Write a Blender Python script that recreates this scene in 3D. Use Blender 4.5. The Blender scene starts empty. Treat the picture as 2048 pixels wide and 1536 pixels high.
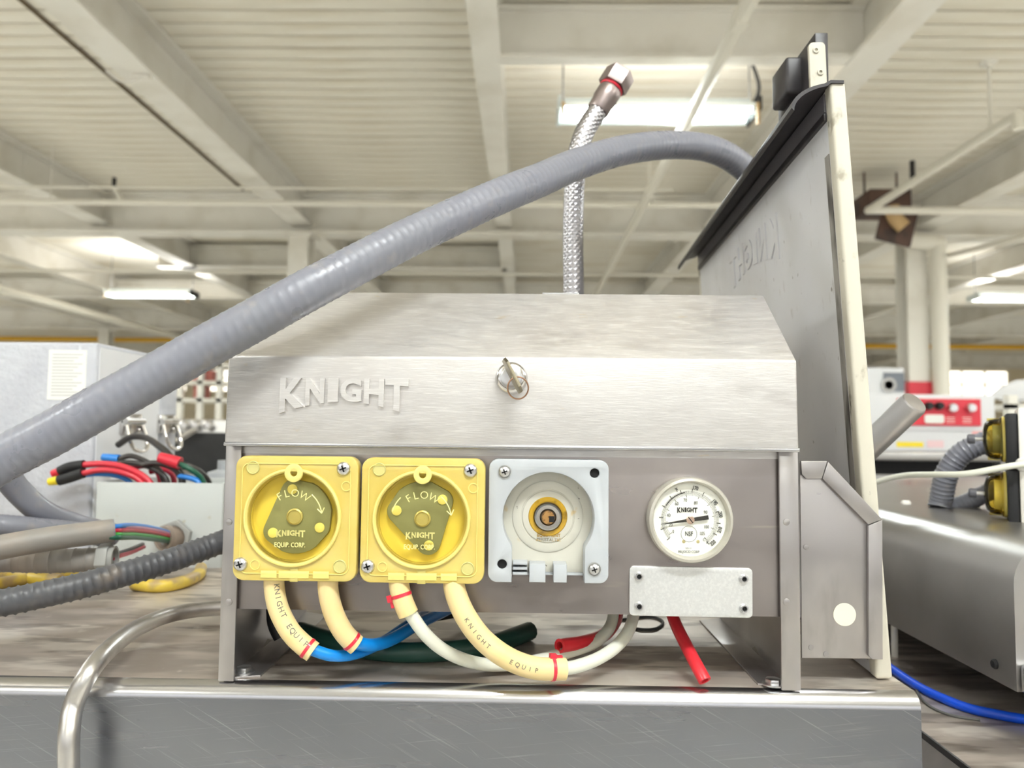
import bpy, bmesh, math, random
from mathutils import Vector, Matrix

# ------------------------------------------------------------------ camera, world, lights, exposure
S = bpy.context.scene
COL = S.collection
random.seed(7)
H = 1.6                      # eye height above the floor
PITCH, YAW, ROLL = math.radians(3.51), math.radians(0.99), math.radians(0.60)
FPX = 1500.0
cd = bpy.data.cameras.new('camera')
cam = bpy.data.objects.new('camera', cd)
COL.objects.link(cam)
RM = (Matrix.Rotation(YAW, 3, 'Z') @ Matrix.Rotation(math.pi/2 + PITCH, 3, 'X') @ Matrix.Rotation(ROLL, 3, 'Z'))
cam.matrix_world = Matrix.Translation((0, 0, H)) @ RM.to_4x4()
cd.sensor_width = 36.0
cd.lens = FPX/2048*36.0
cd.clip_start = 0.01
cd.clip_end = 200
cd.dof.use_dof = True
cd.dof.focus_distance = 0.53
cd.dof.aperture_fstop = 7.5
S.camera = cam
S.cycles.max_bounces = 8

w = bpy.data.worlds.new('world')
S.world = w
w.use_nodes = True
w.node_tree.nodes['Background'].inputs[0].default_value = (0.95, 0.975, 1.0, 1)
w.node_tree.nodes['Background'].inputs[1].default_value = 1.35
S.view_settings.view_transform = 'Standard'
S.view_settings.look = 'None'
S.view_settings.gamma = 1
S.view_settings.use_curve_mapping = False
S.view_settings.exposure = 0.28
LAMP_DOWN, LAMP_UP = 32.0, 40.0       # W per fluorescent fixture, downwards / upwards

def ray(px, py):
    return RM @ Vector(((px - 1024)/FPX, (768 - py)/FPX, -1.0))
def P(px, py, Y):            # the point seen at this pixel, on the plane y = Y
    d = ray(px, py); k = Y/d.y
    return Vector((d.x*k, Y, H + d.z*k))
def PZ(px, py, z):           # ... on the plane at height z
    d = ray(px, py); k = (z - H)/d.z
    return Vector((d.x*k, d.y*k, z))
def PX(px, py, x):
    d = ray(px, py); k = x/d.x
    return Vector((x, d.y*k, H + d.z*k))
def area(name, loc, rot, sx, sy, watts, col):
    l = bpy.data.lights.new(name, 'AREA'); l.shape = 'RECTANGLE'; l.size = sx; l.size_y = sy
    l.energy = watts; l.color = col
    o = bpy.data.objects.new(name, l); COL.objects.link(o); o.location = loc; o.rotation_euler = rot
    return o

# ------------------------------------------------------------------ materials
def lin(c):
    if isinstance(c, str):
        c = [int(c[i:i+2], 16)/255 for i in (0, 2, 4)]
    return tuple((x/12.92 if x <= .04045 else ((x + .055)/1.055)**2.4) for x in c)
def mat(name, col, rough=.5, metal=0., layers=(), bump=None, rlay=None, **kw):
    """layers: (colour, scale xyz, lo, hi, amount[, rotation, detail]) noise-masked colours; bump: (scale xyz, strength, distance[, rotation])"""
    m = bpy.data.materials.new(name); m.use_nodes = True
    nt = m.node_tree; N = nt.nodes; L = nt.links
    b = N['Principled BSDF']
    b.inputs['Base Color'].default_value = (*lin(col), 1)
    b.inputs['Roughness'].default_value = rough
    b.inputs['Metallic'].default_value = metal
    for k, v in kw.items():
        k = k.replace('_', ' ')
        b.inputs[k].default_value = (*lin(v), 1) if isinstance(v, str) else v
    if layers or bump or rlay:
        tc = N.new('ShaderNodeTexCoord')
    def noise(scale, rot=(0, 0, 0), detail=4):
        mp = N.new('ShaderNodeMapping')
        L.new(tc.outputs['Object'], mp.inputs[0])
        if any(rot):          # turn first, then stretch
            mp.vector_type = 'TEXTURE'; scale = tuple(1/x for x in scale)
        mp.inputs['Rotation'].default_value = rot
        mp.inputs['Scale'].default_value = scale
        n = N.new('ShaderNodeTexNoise'); n.inputs['Scale'].default_value = 1.0; n.inputs['Detail'].default_value = detail
        L.new(mp.outputs[0], n.inputs['Vector'])
        return n
    src = None
    for ly in layers:
        c2, sc, lo, hi, am = ly[:5]
        n = noise(sc, *(ly[5:] if len(ly) > 5 else ()))
        mr = N.new('ShaderNodeMapRange'); mr.interpolation_type = 'SMOOTHSTEP'
        mr.inputs[1].default_value = lo; mr.inputs[2].default_value = hi; mr.inputs[3].default_value = 0; mr.inputs[4].default_value = am
        L.new(n.outputs['Fac'], mr.inputs[0])
        mx = N.new('ShaderNodeMix'); mx.data_type = 'RGBA'
        L.new(mr.outputs[0], mx.inputs[0])
        if src is None: mx.inputs[6].default_value = (*lin(col), 1)
        else: L.new(src, mx.inputs[6])
        mx.inputs[7].default_value = (*lin(c2), 1)
        src = mx.outputs[2]
    if src: L.new(src, b.inputs['Base Color'])
    if rlay:
        sc, lo, hi = rlay[:3]
        n = noise(sc, *(rlay[3:]))
        mr = N.new('ShaderNodeMapRange'); mr.inputs[1].default_value = .3; mr.inputs[2].default_value = .7
        mr.inputs[3].default_value = lo; mr.inputs[4].default_value = hi
        L.new(n.outputs['Fac'], mr.inputs[0]); L.new(mr.outputs[0], b.inputs['Roughness'])
    if bump:
        n = noise(bump[0], *(bump[3:] if len(bump) > 3 else ()))
        bp = N.new('ShaderNodeBump'); bp.inputs['Strength'].default_value = bump[1]; bp.inputs['Distance'].default_value = bump[2]
        L.new(n.outputs['Fac'], bp.inputs['Height']); L.new(bp.outputs[0], b.inputs['Normal'])
    return m
def emis(name, col, strength):
    m = mat(name, col)
    b = m.node_tree.nodes['Principled BSDF']
    b.inputs['Emission Color'].default_value = (*lin(col), 1); b.inputs['Emission Strength'].default_value = strength
    return m
def clear(name, col, gloss=.1, rough=.08):      # thin clear plastic: tinted see-through with a gloss
    m = bpy.data.materials.new(name); m.use_nodes = True
    nt = m.node_tree; N = nt.nodes; L = nt.links; N.clear()
    o = N.new('ShaderNodeOutputMaterial'); t = N.new('ShaderNodeBsdfTransparent'); g = N.new('ShaderNodeBsdfGlossy')
    t.inputs[0].default_value = (*lin(col), 1); g.inputs['Roughness'].default_value = rough
    lw = N.new('ShaderNodeLayerWeight'); lw.inputs[0].default_value = gloss
    x = N.new('ShaderNodeMixShader'); L.new(lw.outputs['Fresnel'], x.inputs[0]); L.new(t.outputs[0], x.inputs[1]); L.new(g.outputs[0], x.inputs[2])
    L.new(x.outputs[0], o.inputs[0])
    return m

M = {}
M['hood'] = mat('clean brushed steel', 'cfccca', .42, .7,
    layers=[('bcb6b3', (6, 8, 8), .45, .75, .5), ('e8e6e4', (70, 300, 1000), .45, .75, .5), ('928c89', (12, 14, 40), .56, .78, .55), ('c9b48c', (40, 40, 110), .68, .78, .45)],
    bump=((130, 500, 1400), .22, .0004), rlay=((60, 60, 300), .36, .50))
M['panel'] = mat('dull stainless steel', 'aaa3a0', .32, .9,
    layers=[('8b8482', (5, 8, 5), .4, .7, .7), ('b9b2ae', (14, 20, 9), .5, .75, .5), ('d2c8b8', (9, 9, 120), .66, .8, .35)], rlay=((20, 20, 60), .26, .36))
M['apron'] = mat('scratched stainless apron', '8e9096', .30, .95,
    layers=[('767880', (3, 3, 5), .4, .7, .6), ('c2c3c8', (14, 14, 620), .58, .78, .5, (0, .52, 0)), ('b8b9be', (14, 14, 800), .58, .78, .5, (0, -.10, 0)), ('e4e4e8', (22, 22, 900), .70, .78, .6, (0, .75, 0)), ('62605f', (14, 14, 26), .69, .73, .45)],
    bump=((14, 14, 700), .10, .0003, (0, .3, 0)), rlay=((6, 6, 60), .22, .44))
M['edge'] = mat('polished rounded edge', 'c4c4c6', .25, 1.0)
M['deck'] = mat('stained deck steel', 'bdb2a8', .42, .55,
    layers=[('8e847b', (7, 22, 9), .42, .60, .75), ('dcd4c9', (9, 26, 9), .50, .60, .75), ('62564c', (12, 44, 9), .56, .68, .65), ('e2dcd2', (30, 22, 9), .64, .72, .5)],
    bump=((40, 40, 40), .1, .0006), rlay=((14, 14, 9), .3, .6))
M['galv'] = mat('flat steel bracket', 'b0acab', .34, .9, layers=[('c4c0be', (20, 20, 9), .45, .7, .6), ('928c8a', (40, 9, 14), .55, .75, .5)], rlay=((14, 14, 30), .26, .44))
M['door'] = mat('water spotted door steel', 'dedee2', .34, .25,
    layers=[('d6d6d6', (9, 14, 9), .4, .7, .5), ('9a928a', (60, 90, 40), .62, .80, .5), ('5c4c3c', (160, 160, 110), .70, .76, .7)],
    bump=((260, 260, 260), .12, .0005), rlay=((9, 20, 12), .38, .52))
M['seal'] = mat('weathered cream edge', 'c8c3b4', .6, 0, layers=[('8a8270', (60, 60, 40), .60, .72, .8), ('3c372f', (120, 120, 50), .66, .72, .8)])
M['black'] = mat('black plastic', '2b282b', .42, 0, layers=[('4a4648', (30, 30, 30), .5, .75, .5)])
M['darkrubber'] = mat('matte black', '1c1c1e', .6)
M['chrome'] = mat('bright metal', 'd4d2d0', .2, 1.0)
M['screw'] = mat('screw steel', 'cfcfd0', .3, 1.0)
M['dark'] = mat('dark recess', '0d0c0c', .8)
M['brass'] = mat('brass', 'c4b88a', .4, .4)
M['keymetal'] = mat('aged nickel key', 'a29a84', .38, 1.0, layers=[('a39d8c', (400, 400, 400), .45, .7, .6)])
M['copper'] = mat('copper wire', 'b08c74', .35, .9)
M['yellow'] = mat('yellow translucent plastic', 'd0ba60', .32, 0, layers=[('d8c67c', (22, 22, 22), .4, .7, .6), ('ceac44', (14, 14, 20), .55, .75, .4)], Subsurface_Weight=.25, Subsurface_Radius=(.012, .009, .003), Coat_Weight=.3)
M['yellowrim'] = mat('pale yellow moulded rim', 'e6d47c', .28, 0, Coat_Weight=.4)
M['amber'] = mat('amber cup wall', 'f4de74', .35, 0, Coat_Weight=.2)
M['lens'] = clear('clear yellow window', 'fefad8', .12)
M['rotor'] = mat('olive grey rotor plate', '8f917c', .42, .2)
M['roller'] = mat('cream roller', 'f0e49a', .4)
M['embossY'] = mat('moulded yellow lettering', 'f6ea9c', .3, 0, Coat_Weight=.5)
M['embossD'] = mat('moulded olive lettering', 'c9c07a', .35)
M['white'] = mat('off white plastic', 'b0b4b8', .38, 0, layers=[('babec2', (40, 40, 40), .4, .7, .5)])
M['cup'] = mat('stained plastic cup floor', 'ccc9bc', .4, 0, layers=[('c9a23c', (90, 90, 90), .64, .74, .5), ('4a3c2a', (260, 260, 260), .70, .75, .8)])
M['stain'] = mat('yellow grease ring', 'c39a2a', .3, 0, layers=[('7a5c18', (120, 120, 120), .5, .7, .8)])
M['rust'] = mat('rusty shaft', 'a8804e', .5, .6, layers=[('5a3c20', (300, 300, 300), .5, .65, .9)])
M['squeeze'] = mat('cream rubber tube', 'e6cf98', .45, 0, layers=[('e8c67c', (30, 30, 14), .5, .75, .6), ('eee0b8', (24, 24, 20), .55, .75, .5)], Subsurface_Weight=.2, Subsurface_Radius=(.006, .004, .002))
M['ink'] = mat('dark printing ink', '33302c', .6)
M['grey ink'] = mat('grey printing ink', '5a5a58', .6)
M['redplastic'] = mat('red plastic', 'd22a3e', .35, 0, Coat_Weight=.3)
M['redtube'] = mat('red tube', 'd8323c', .3, 0, Subsurface_Weight=.25, Subsurface_Radius=(.005, .001, .001))
M['bluetube'] = mat('blue tube', '0a86dc', .3)
M['brightblue'] = mat('deep blue tube', '1256e8', .35)
M['milky'] = mat('milky white tube', 'dcdccd', .35, 0, Subsurface_Weight=.3, Subsurface_Radius=(.004, .004, .003))
M['greentube'] = mat('green hose', '1e463c', .4)
M['conduit'] = mat('grey vinyl conduit', '7d7e88', .28, 0, layers=[('7b7d85', (20, 20, 20), .4, .7, .5), ('9a938c', (70, 70, 70), .55, .85, .5)], bump=((70, 70, 70), .1, .0008), rlay=((40, 40, 40), .22, .5))
M['dusty'] = mat('dusty grey conduit', '8a857f', .5, 0, layers=[('9c9084', (30, 30, 30), .45, .7, .7), ('6e6c70', (22, 22, 22), .5, .75, .6)], bump=((90, 90, 90), .15, .0006))
M['darkconduit'] = mat('dark grey conduit', '55565a', .38, 0, layers=[('85796c', (40, 40, 40), .52, .72, .6)], bump=((90, 90, 90), .12, .0006))
M['fitting'] = mat('grey nylon fitting', '9c9c98', .4)
M['jbox'] = mat('grey enamelled box', 'c0c4c2', .4, 0, layers=[('b2b6b0', (14, 14, 14), .5, .75, .5), ('a89c7c', (50, 50, 50), .68, .76, .5)])
M['enclosure'] = mat('textured light grey fibreglass', 'bfc1c8', .42, 0, layers=[('aeb0b9', (14, 14, 14), .45, .7, .5)], bump=((110, 110, 110), .55, .003))
M['paper'] = mat('paper label', 'f0f0ea', .6)
M['print'] = mat('faint print', 'c2c2c0', .6)
for n_, c_ in (('red', 'cc3040'), ('blue', '2f7fd0'), ('black', '35312f'), ('green', '2f9a3a'), ('darkgreen', '1f5a44'), ('pink', 'e2a4c0'), ('whitew', 'e4e0d8'), ('yelloww', 'ecd42c'), ('crimson', 'b8203c')):
    M['w_' + n_] = mat(n_ + ' wire insulation', c_, .35)
M['tinned'] = mat('steel rod', 'd2cfcc', .36, 1.0, layers=[('a09a94', (30, 30, 30), .5, .7, .6)])
M['yellowtube'] = mat('stained yellow tube', 'd8bc48', .4, 0, layers=[('a8906a', (30, 30, 30), .45, .6, .9)])
M['braid'] = mat('woven steel braid', 'b4b2b6', .28, 1.0)
M['nutsteel'] = mat('hex nut steel', '948886', .38, .9)
# the hall
M['boards'] = mat('cream painted boards', 'eee9dc', .6, 0, layers=[('d2c6ac', (.8, 3, 3), .45, .7, .6), ('b8a888', (5, 9, 5), .68, .78, .5)], bump=((3, 40, 3), .1, .004))
M['cream'] = mat('cream painted steel', 'efece4', .45, 0, layers=[('d6d0c2', (2, 2, 2), .45, .7, .6)])
M['creampipe'] = mat('cream painted pipe', 'ece8dc', .4)
M['gap'] = mat('ceiling deck', '8a7c62', .8)
M['floor'] = mat('pale sealed concrete floor', 'e2dfd8', .5, 0, layers=[('c9c4ba', (.6, .6, .6), .4, .7, .8)])
M['wall'] = mat('cream painted wall', 'e8dfc8', .6, 0, layers=[('d8ccb0', (.5, .5, .5), .4, .7, .6)])
M['tubeglow'] = emis('fluorescent tube', 'f4fff8', 18)
M['daylight'] = emis('daylit window pane', 'fff8e8', 2.2)
M['lampbody'] = mat('white lamp housing', 'dfe8ea', .4)
M['yellowpipe'] = mat('yellow gas pipe', 'e8b424', .45)
M['heaterrust'] = mat('rusty heater', '5a4238', .6, 0, layers=[('2e2626', (5, 5, 5), .45, .65, .8)])
M['tan'] = mat('tan duct', 'c8a878', .5)
M['redpaint'] = mat('red paint', 'd83848', .4)
M['ovenwhite'] = mat('pale grey enamel', 'dedfe2', .35)
M['counter'] = mat('counter steel', 'b2b0ae', .35, .8)
M['cuplens'] = clear('amber clear cup', 'f6ecb4', .25)
M['sticker'] = mat('cream round sticker', 'dcd8c4', .6)
M['plate'] = mat('bead blasted aluminium', 'cfcfce', .45, .5, layers=[('e2e2e0', (600, 600, 600), .4, .7, .5), ('bcb9b6', (900, 200, 900), .55, .8, .4)], bump=((900, 900, 900), .2, .0002))

# ------------------------------------------------------------------ mesh tools
WL = {}
def wloc(o): return WL.get(o.name, Vector((0, 0, 0)))
def tag(o, label=None, cat=None, group=None, kind=None):
    if label: o['label'] = label
    if cat: o['category'] = cat
    if group: o['group'] = group
    if kind: o['kind'] = kind
    return o
def thing(name, label, cat, loc, group=None):
    o = bpy.data.objects.new(name, None); COL.objects.link(o); o.location = loc; o.empty_display_size = .02
    WL[o.name] = Vector(loc)
    return tag(o, label, cat, group)
FACE = Matrix(((1, 0, 0, 0), (0, 0, -1, 0), (0, 1, 0, 0), (0, 0, 0, 1)))   # local xy -> world xz, local z -> towards the viewer (-y)
def face(p): return Matrix.Translation(p) @ FACE
def axis(p, d, up=None):     # local z along d
    d = Vector(d).normalized()
    q = d.to_track_quat('Z', 'Y')
    return Matrix.Translation(p) @ q.to_matrix().to_4x4()
def spline(pts, step):
    pts = [Vector(p) for p in pts]
    ext = [2*pts[0] - pts[1]] + pts + [2*pts[-1] - pts[-2]]
    out = []
    for i in range(1, len(ext) - 2):
        a, b, c, d = ext[i-1:i+3]
        n = max(2, int((c - b).length/step))
        for k in range(n):
            t = k/n
            out.append(.5*((2*b) + (c - a)*t + (2*a - 5*b + 4*c - d)*t*t + (3*b - a - 3*c + d)*t**3))
    out.append(pts[-1])
    # even out the spacing
    L = [0]
    for i in range(1, len(out)): L.append(L[-1] + (out[i] - out[i-1]).length)
    n = max(2, int(round(L[-1]/step))); res = []; j = 0
    for k in range(n + 1):
        s = L[-1]*k/n
        while j < len(L) - 2 and L[j+1] < s: j += 1
        f = (s - L[j])/max(1e-9, L[j+1] - L[j])
        res.append(out[j].lerp(out[j+1], min(1, max(0, f))))
    return res
class MB:
    def __init__(s): s.v = []; s.f = []
    def add(s, v, f, mtx=None):
        o = len(s.v)
        s.v += [(mtx @ Vector(x)) if mtx else Vector(x) for x in v]
        s.f += [tuple(i + o for i in q) for q in f]
        return s
    def box(s, c, d, mtx=None):
        x, y, z = c; a, b, e = d[0]/2, d[1]/2, d[2]/2
        v = [(x+i*a, y+j*b, z+k*e) for i in (-1, 1) for j in (-1, 1) for k in (-1, 1)]
        return s.add(v, [(0, 1, 3, 2), (4, 6, 7, 5), (0, 4, 5, 1), (2, 3, 7, 6), (0, 2, 6, 4), (1, 5, 7, 3)], mtx)
    def span(s, a, b):
        return s.box([(a[i] + b[i])/2 for i in range(3)], [abs(b[i] - a[i]) for i in range(3)])
    def prism(s, poly, h, mtx=None):      # poly in local xy, extruded 0..h along local z
        n = len(poly)
        v = [(x, y, 0) for x, y in poly] + [(x, y, h) for x, y in poly]
        return s.add(v, [tuple(range(n))[::-1], tuple(range(n, 2*n))] + [(i, (i+1) % n, n + (i+1) % n, n + i) for i in range(n)], mtx)
    def lathe(s, prof, n=32, mtx=None, caps=True):
        v = []; f = []
        for r, z in prof:
            v += [(r*math.cos(2*math.pi*k/n), r*math.sin(2*math.pi*k/n), z) for k in range(n)]
        for i in range(len(prof) - 1):
            f += [(i*n + k, i*n + (k+1) % n, (i+1)*n + (k+1) % n, (i+1)*n + k) for k in range(n)]
        if caps:
            f.append(tuple(range(n))[::-1]); m = (len(prof) - 1)*n; f.append(tuple(range(m, m + n)))
        return s.add(v, f, mtx)
    def cyl(s, a, b, r, n=16, r2=None):
        a = Vector(a); b = Vector(b)
        return s.lathe([(r, 0), (r if r2 is None else r2, (b - a).length)], n, axis(a, b - a))
    def tube(s, path, r, n=12, rf=None, caps=True, bore=0):
        v = []; f = []; T = []; m = len(path)
        for i in range(m):
            T.append((path[min(i+1, m-1)] - path[max(i-1, 0)]).normalized())
        u = T[0].orthogonal().normalized(); L = 0
        for i in range(m):
            if i: L += (path[i] - path[i-1]).length
            u = (u - T[i]*u.dot(T[i])).normalized(); w_ = T[i].cross(u)
            for k in range(n):
                a = 2*math.pi*k/n
                rr = rf(L, a, i/(m-1)) if rf else r
                v.append(path[i] + rr*(u*math.cos(a) + w_*math.sin(a)))
        for i in range(m - 1):
            f += [(i*n + k, i*n + (k+1) % n, (i+1)*n + (k+1) % n, (i+1)*n + k) for k in range(n)]
        if bore:                          # open far end: an inner wall going back a little way
            e = (m - 1)*n; c = path[-1]; o = len(v); tt = T[-1]
            for k in range(n): v.append(c + (v[e+k] - c)*bore)
            for k in range(n): v.append(c + (v[e+k] - c)*bore - tt*r*2.5)
            f += [(e+k, e+(k+1) % n, o+(k+1) % n, o+k) for k in range(n)]
            f += [(o+k, o+(k+1) % n, o+n+(k+1) % n, o+n+k) for k in range(n)]
            f += [tuple(range(o+n, o+2*n)), tuple(range(n))[::-1]]
        elif caps:
            f += [tuple(range(n))[::-1], tuple(range((m-1)*n, m*n))]
        return s.add(v, f)
    def mesh(s, me, mtx=None, fn=None):
        vs = [fn(Vector(v.co)) if fn else Vector(v.co) for v in me.vertices]
        return s.add(vs, [tuple(p.vertices) for p in me.polygons], mtx)
    def data(s, name, m, origin, ang=35, bevel=0, seg=2):
        me = bpy.data.meshes.new(name)
        me.from_pydata([tuple(x - origin) for x in s.v], [], s.f)
        if bevel:
            bm = bmesh.new(); bm.from_mesh(me)
            bmesh.ops.recalc_face_normals(bm, faces=bm.faces)
            ed = [e for e in bm.edges if len(e.link_faces) == 2 and e.calc_face_angle(0) > math.radians(25)]
            bmesh.ops.bevel(bm, geom=ed, offset=bevel, segments=seg, profile=.5, affect='EDGES', clamp_overlap=True)
            bm.to_mesh(me); bm.free()
        else:
            bm = bmesh.new(); bm.from_mesh(me); bmesh.ops.remove_doubles(bm, verts=bm.verts, dist=2e-6); bmesh.ops.recalc_face_normals(bm, faces=bm.faces); bm.to_mesh(me); bm.free()
        me.shade_smooth(); me.set_sharp_from_angle(angle=math.radians(ang))
        me.materials.append(m)
        return me
    def build(s, name, m, parent=None, ang=35, bevel=0, seg=2):
        if isinstance(m, str): m = M[m]
        c = Vector([(min(x[i] for x in s.v) + max(x[i] for x in s.v))/2 for i in range(3)])
        o = bpy.data.objects.new(name, s.data(name, m, c, ang, bevel, seg)); COL.objects.link(o)
        WL[o.name] = c
        if parent: o.parent = parent; o.location = c - wloc(parent)
        else: o.location = c
        return o
def inst(src, name, dloc, parent=None):   # a copy sharing the mesh, shifted in the world
    o = bpy.data.objects.new(name, src.data); COL.objects.link(o)
    c = wloc(src) + Vector(dloc); WL[o.name] = c
    o.rotation_euler = src.rotation_euler
    if parent: o.parent = parent; o.location = c - wloc(parent)
    else: o.location = c
    return o
def rr(wd, ht, r, n=6, cx=0, cy=0):
    out = []
    for sx, sy, a0 in ((1, 1, 0), (-1, 1, 90), (-1, -1, 180), (1, -1, 270)):
        for k in range(n + 1):
            a = math.radians(a0 + 90*k/n)
            out.append((cx + sx*(wd/2 - r) + r*math.cos(a), cy + sy*(ht/2 - r) + r*math.sin(a)))
    return out
def circ(r, cx=0, cy=0, n=40, a0=0): return [(cx + r*math.cos(a0 + 2*math.pi*k/n), cy + r*math.sin(a0 + 2*math.pi*k/n)) for k in range(n)]
def hexa(r, a0=0): return circ(r, n=6, a0=a0)
def plate_mesh(polys, depth, bev=0):      # outline(s) with holes -> mesh, z from 0 (back) to depth (front)
    cu = bpy.data.curves.new('tmp', 'CURVE'); cu.dimensions = '2D'; cu.fill_mode = 'BOTH'
    for p in polys:
        sp = cu.splines.new('POLY'); sp.points.add(len(p) - 1)
        for i, (x, y) in enumerate(p): sp.points[i].co = (x, y, 0, 1)
        sp.use_cyclic_u = True
    cu.extrude = depth/2 - bev; cu.bevel_depth = bev; cu.bevel_resolution = 1; cu.offset = -bev
    ob = bpy.data.objects.new('tmp', cu)
    me = bpy.data.meshes.new_from_object(ob)
    bpy.data.objects.remove(ob); bpy.data.curves.remove(cu)
    for v in me.vertices: v.co.z += depth/2
    return me
def plate(polys, depth, mtx, bev=0):
    me = plate_mesh(polys, depth, bev); b = MB().mesh(me, mtx); bpy.data.meshes.remove(me); return b
def glyphs(body, size, extr, bev=0, off=0, align='CENTER', sx=1, spacing=1):
    cu = bpy.data.curves.new('tmp', 'FONT'); cu.body = body; cu.size = size; cu.extrude = max(extr/2 - bev, 1e-5); cu.bevel_depth = bev
    cu.offset = off; cu.align_x = align; cu.align_y = 'CENTER'; cu.resolution_u = 3; cu.space_character = spacing
    ob = bpy.data.objects.new('tmp', cu)
    me = bpy.data.meshes.new_from_object(ob)
    bpy.data.objects.remove(ob); bpy.data.curves.remove(cu)
    for v in me.vertices: v.co.z += extr/2; v.co.x *= sx
    return me
def text(mb, body, size, extr, mtx, **k):
    me = glyphs(body, size, extr, **k); mb.mesh(me, mtx); bpy.data.meshes.remove(me); return mb
SLOTS = [('K', -1., -.63), ('N', -.60, -.31), ('I', -.25, -.09), ('G', -.06, .27), ('H', .31, .62), ('T', .64, 1.)]
def arch_letters(W, h0, h1, depth, bev=0):
    """six block letters, flat along the top, taller towards both ends; yields meshes in local xy (top at y=0)"""
    for ch, a, b in SLOTS:
        me = glyphs(ch, 1, depth, bev, .035)
        xs = [v.co.x for v in me.vertices]; ys = [v.co.y for v in me.vertices]
        x0, x1, y0, y1 = min(xs), max(xs), min(ys), max(ys)
        for v in me.vertices:
            u = a + (b - a)*(v.co.x - x0)/(x1 - x0); t = (v.co.y - y0)/(y1 - y0)
            hgt = h0 + (h1 - h0)*abs(u)**1.8
            v.co.x = u*W/2; v.co.y = -(1 - t)*hgt
        yield me
def ribbed(r, pitch, amp, helix=True):
    def f(L, a, t):
        ph = 2*math.pi*L/pitch + (a if helix else 0)
        return r + amp*(max(0, math.cos(ph))**3)
    return f
def cable(name, pts, r, m, parent=None, n=10, step=None, rf=None, bore=0, caps=True):
    path = spline(pts, step or max(r*1.2, .0025))
    return MB().tube(path, r, n, rf, caps, bore).build(name, m, parent, ang=50)

# ================================================================== the hall
def structure(name, mb, m, parent=None, **k):
    o = mb.build(name, m, parent, **k)
    if not parent: o['kind'] = 'structure'
    return o
ZC = H + 2.6                                     # underside of the ceiling boards
BX = [-4.75, -2.5, -0.25, 2.05, 4.35, 6.65]      # lines of the lengthwise beams
structure('floor', MB().span((-20, -9, -.1), (20, 28, 0)), 'floor')
ceiling = structure('ceiling', MB().span((-20, -9, ZC + .035), (20, 28, ZC + .2)), 'gap')
structure('wall_left', MB().span((-20.2, -9, 0), (-20, 28, ZC + .2)), 'wall')
structure('wall_right', MB().span((20, -9, 0), (20.2, 28, ZC + .2)), 'wall')
# wall behind the viewer: sill, head and piers; unseen openings added to brighten the steel
bw = MB().span((-20, -9.2, 0), (20, -9, .95)).span((-20, -9.2, 3.15), (20, -9, ZC + .2))
for x in (-19.7, -13.2, -6.6, 0, 6.6, 13.2, 19.7): bw.span((x - .3, -9.2, .95), (x + .3, -9, 3.15))
structure('wall_back', bw, 'wall')
# far wall with a band of windows
wb = MB(); WZ0, WZ1 = H + 1.3, H + 2.4
wb.span((-20, 28, 0), (20, 28.2, WZ0)); wb.span((-20, 28, WZ1), (20, 28.2, ZC + .2))
wins = [-17.4, -14, -10.6, -7.2, -3.8, -.4, 3, 6.4, 9.8, 13.2, 16.6]
xs = [-20] + [x for c in wins for x in (c - 1.3, c + 1.3)] + [20]
for i in range(0, len(xs), 2): wb.span((xs[i], 28, WZ0), (xs[i+1], 28.2, WZ1))
structure('wall_far', wb, 'wall')
for i, c in enumerate(wins):
    f = MB()
    for x in (c - 1.27, c - .43, c + .43, c + 1.27): f.span((x - .03, 27.97, WZ0), (x + .03, 28.05, WZ1))
    for z in (WZ0 + .03, (WZ0 + WZ1)/2, WZ1 - .03): f.span((c - 1.3, 27.98, z - .03), (c + 1.3, 28.04, z + .03))
    wf = structure('window_%d' % (i + 1), f, 'cream')
    for k in range(3):
        for q in range(2):
            x0 = (c - 1.24, c - .40, c + .46)[k]; z0 = (WZ0 + .06, (WZ0 + WZ1)/2 + .03)[q]
            MB().span((x0, 28.05, z0), (x0 + .78, 28.06, z0 + .46)).build('pane', 'daylight', wf)

# ceiling boards: each one a piece near the viewer, joined beyond
bp = .155
pm = None
bays = list(zip(BX[:-1], BX[1:]))
nb = 0
for j in range(25):
    y = 4.2 + j*bp
    for a, b in bays:
        if abs((a + b)/2)/y > .95: continue
        dz = random.uniform(-.002, .003)
        o = MB().span((a, y, ZC + dz), (b - .002, y + bp - .016, ZC + .034)).build('board', 'boards', ceiling) if pm is None else inst(pm, 'board', Vector(((a + b)/2, y + (bp - .016)/2, ZC + .017 + dz)) - wloc(pm), ceiling)
        if pm is None: pm = o
        else: o.scale.x = (b - a - .002)/(bays[0][1] - bays[0][0] - .002)
        nb += 1
far = MB()
y = 4.2 + 25*bp
while y < 27.9:
    far.span((-19.9, y, ZC), (19.9, y + bp - .008, ZC + .034)); y += bp
y = 4.2 - bp
while y > -8.5:
    far.span((-19.9, y, ZC), (19.9, y + bp - .008, ZC + .034)); y -= bp
for s in (-1, 1):
    for j in range(25):
        y = 4.2 + j*bp
        far.span((s*6.65 if s > 0 else -19.9, y, ZC), (19.9 if s > 0 else -4.75, y + bp - .008, ZC + .034))
bo = far.build('boarding', 'boards', ceiling); bo['kind'] = 'stuff'

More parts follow.
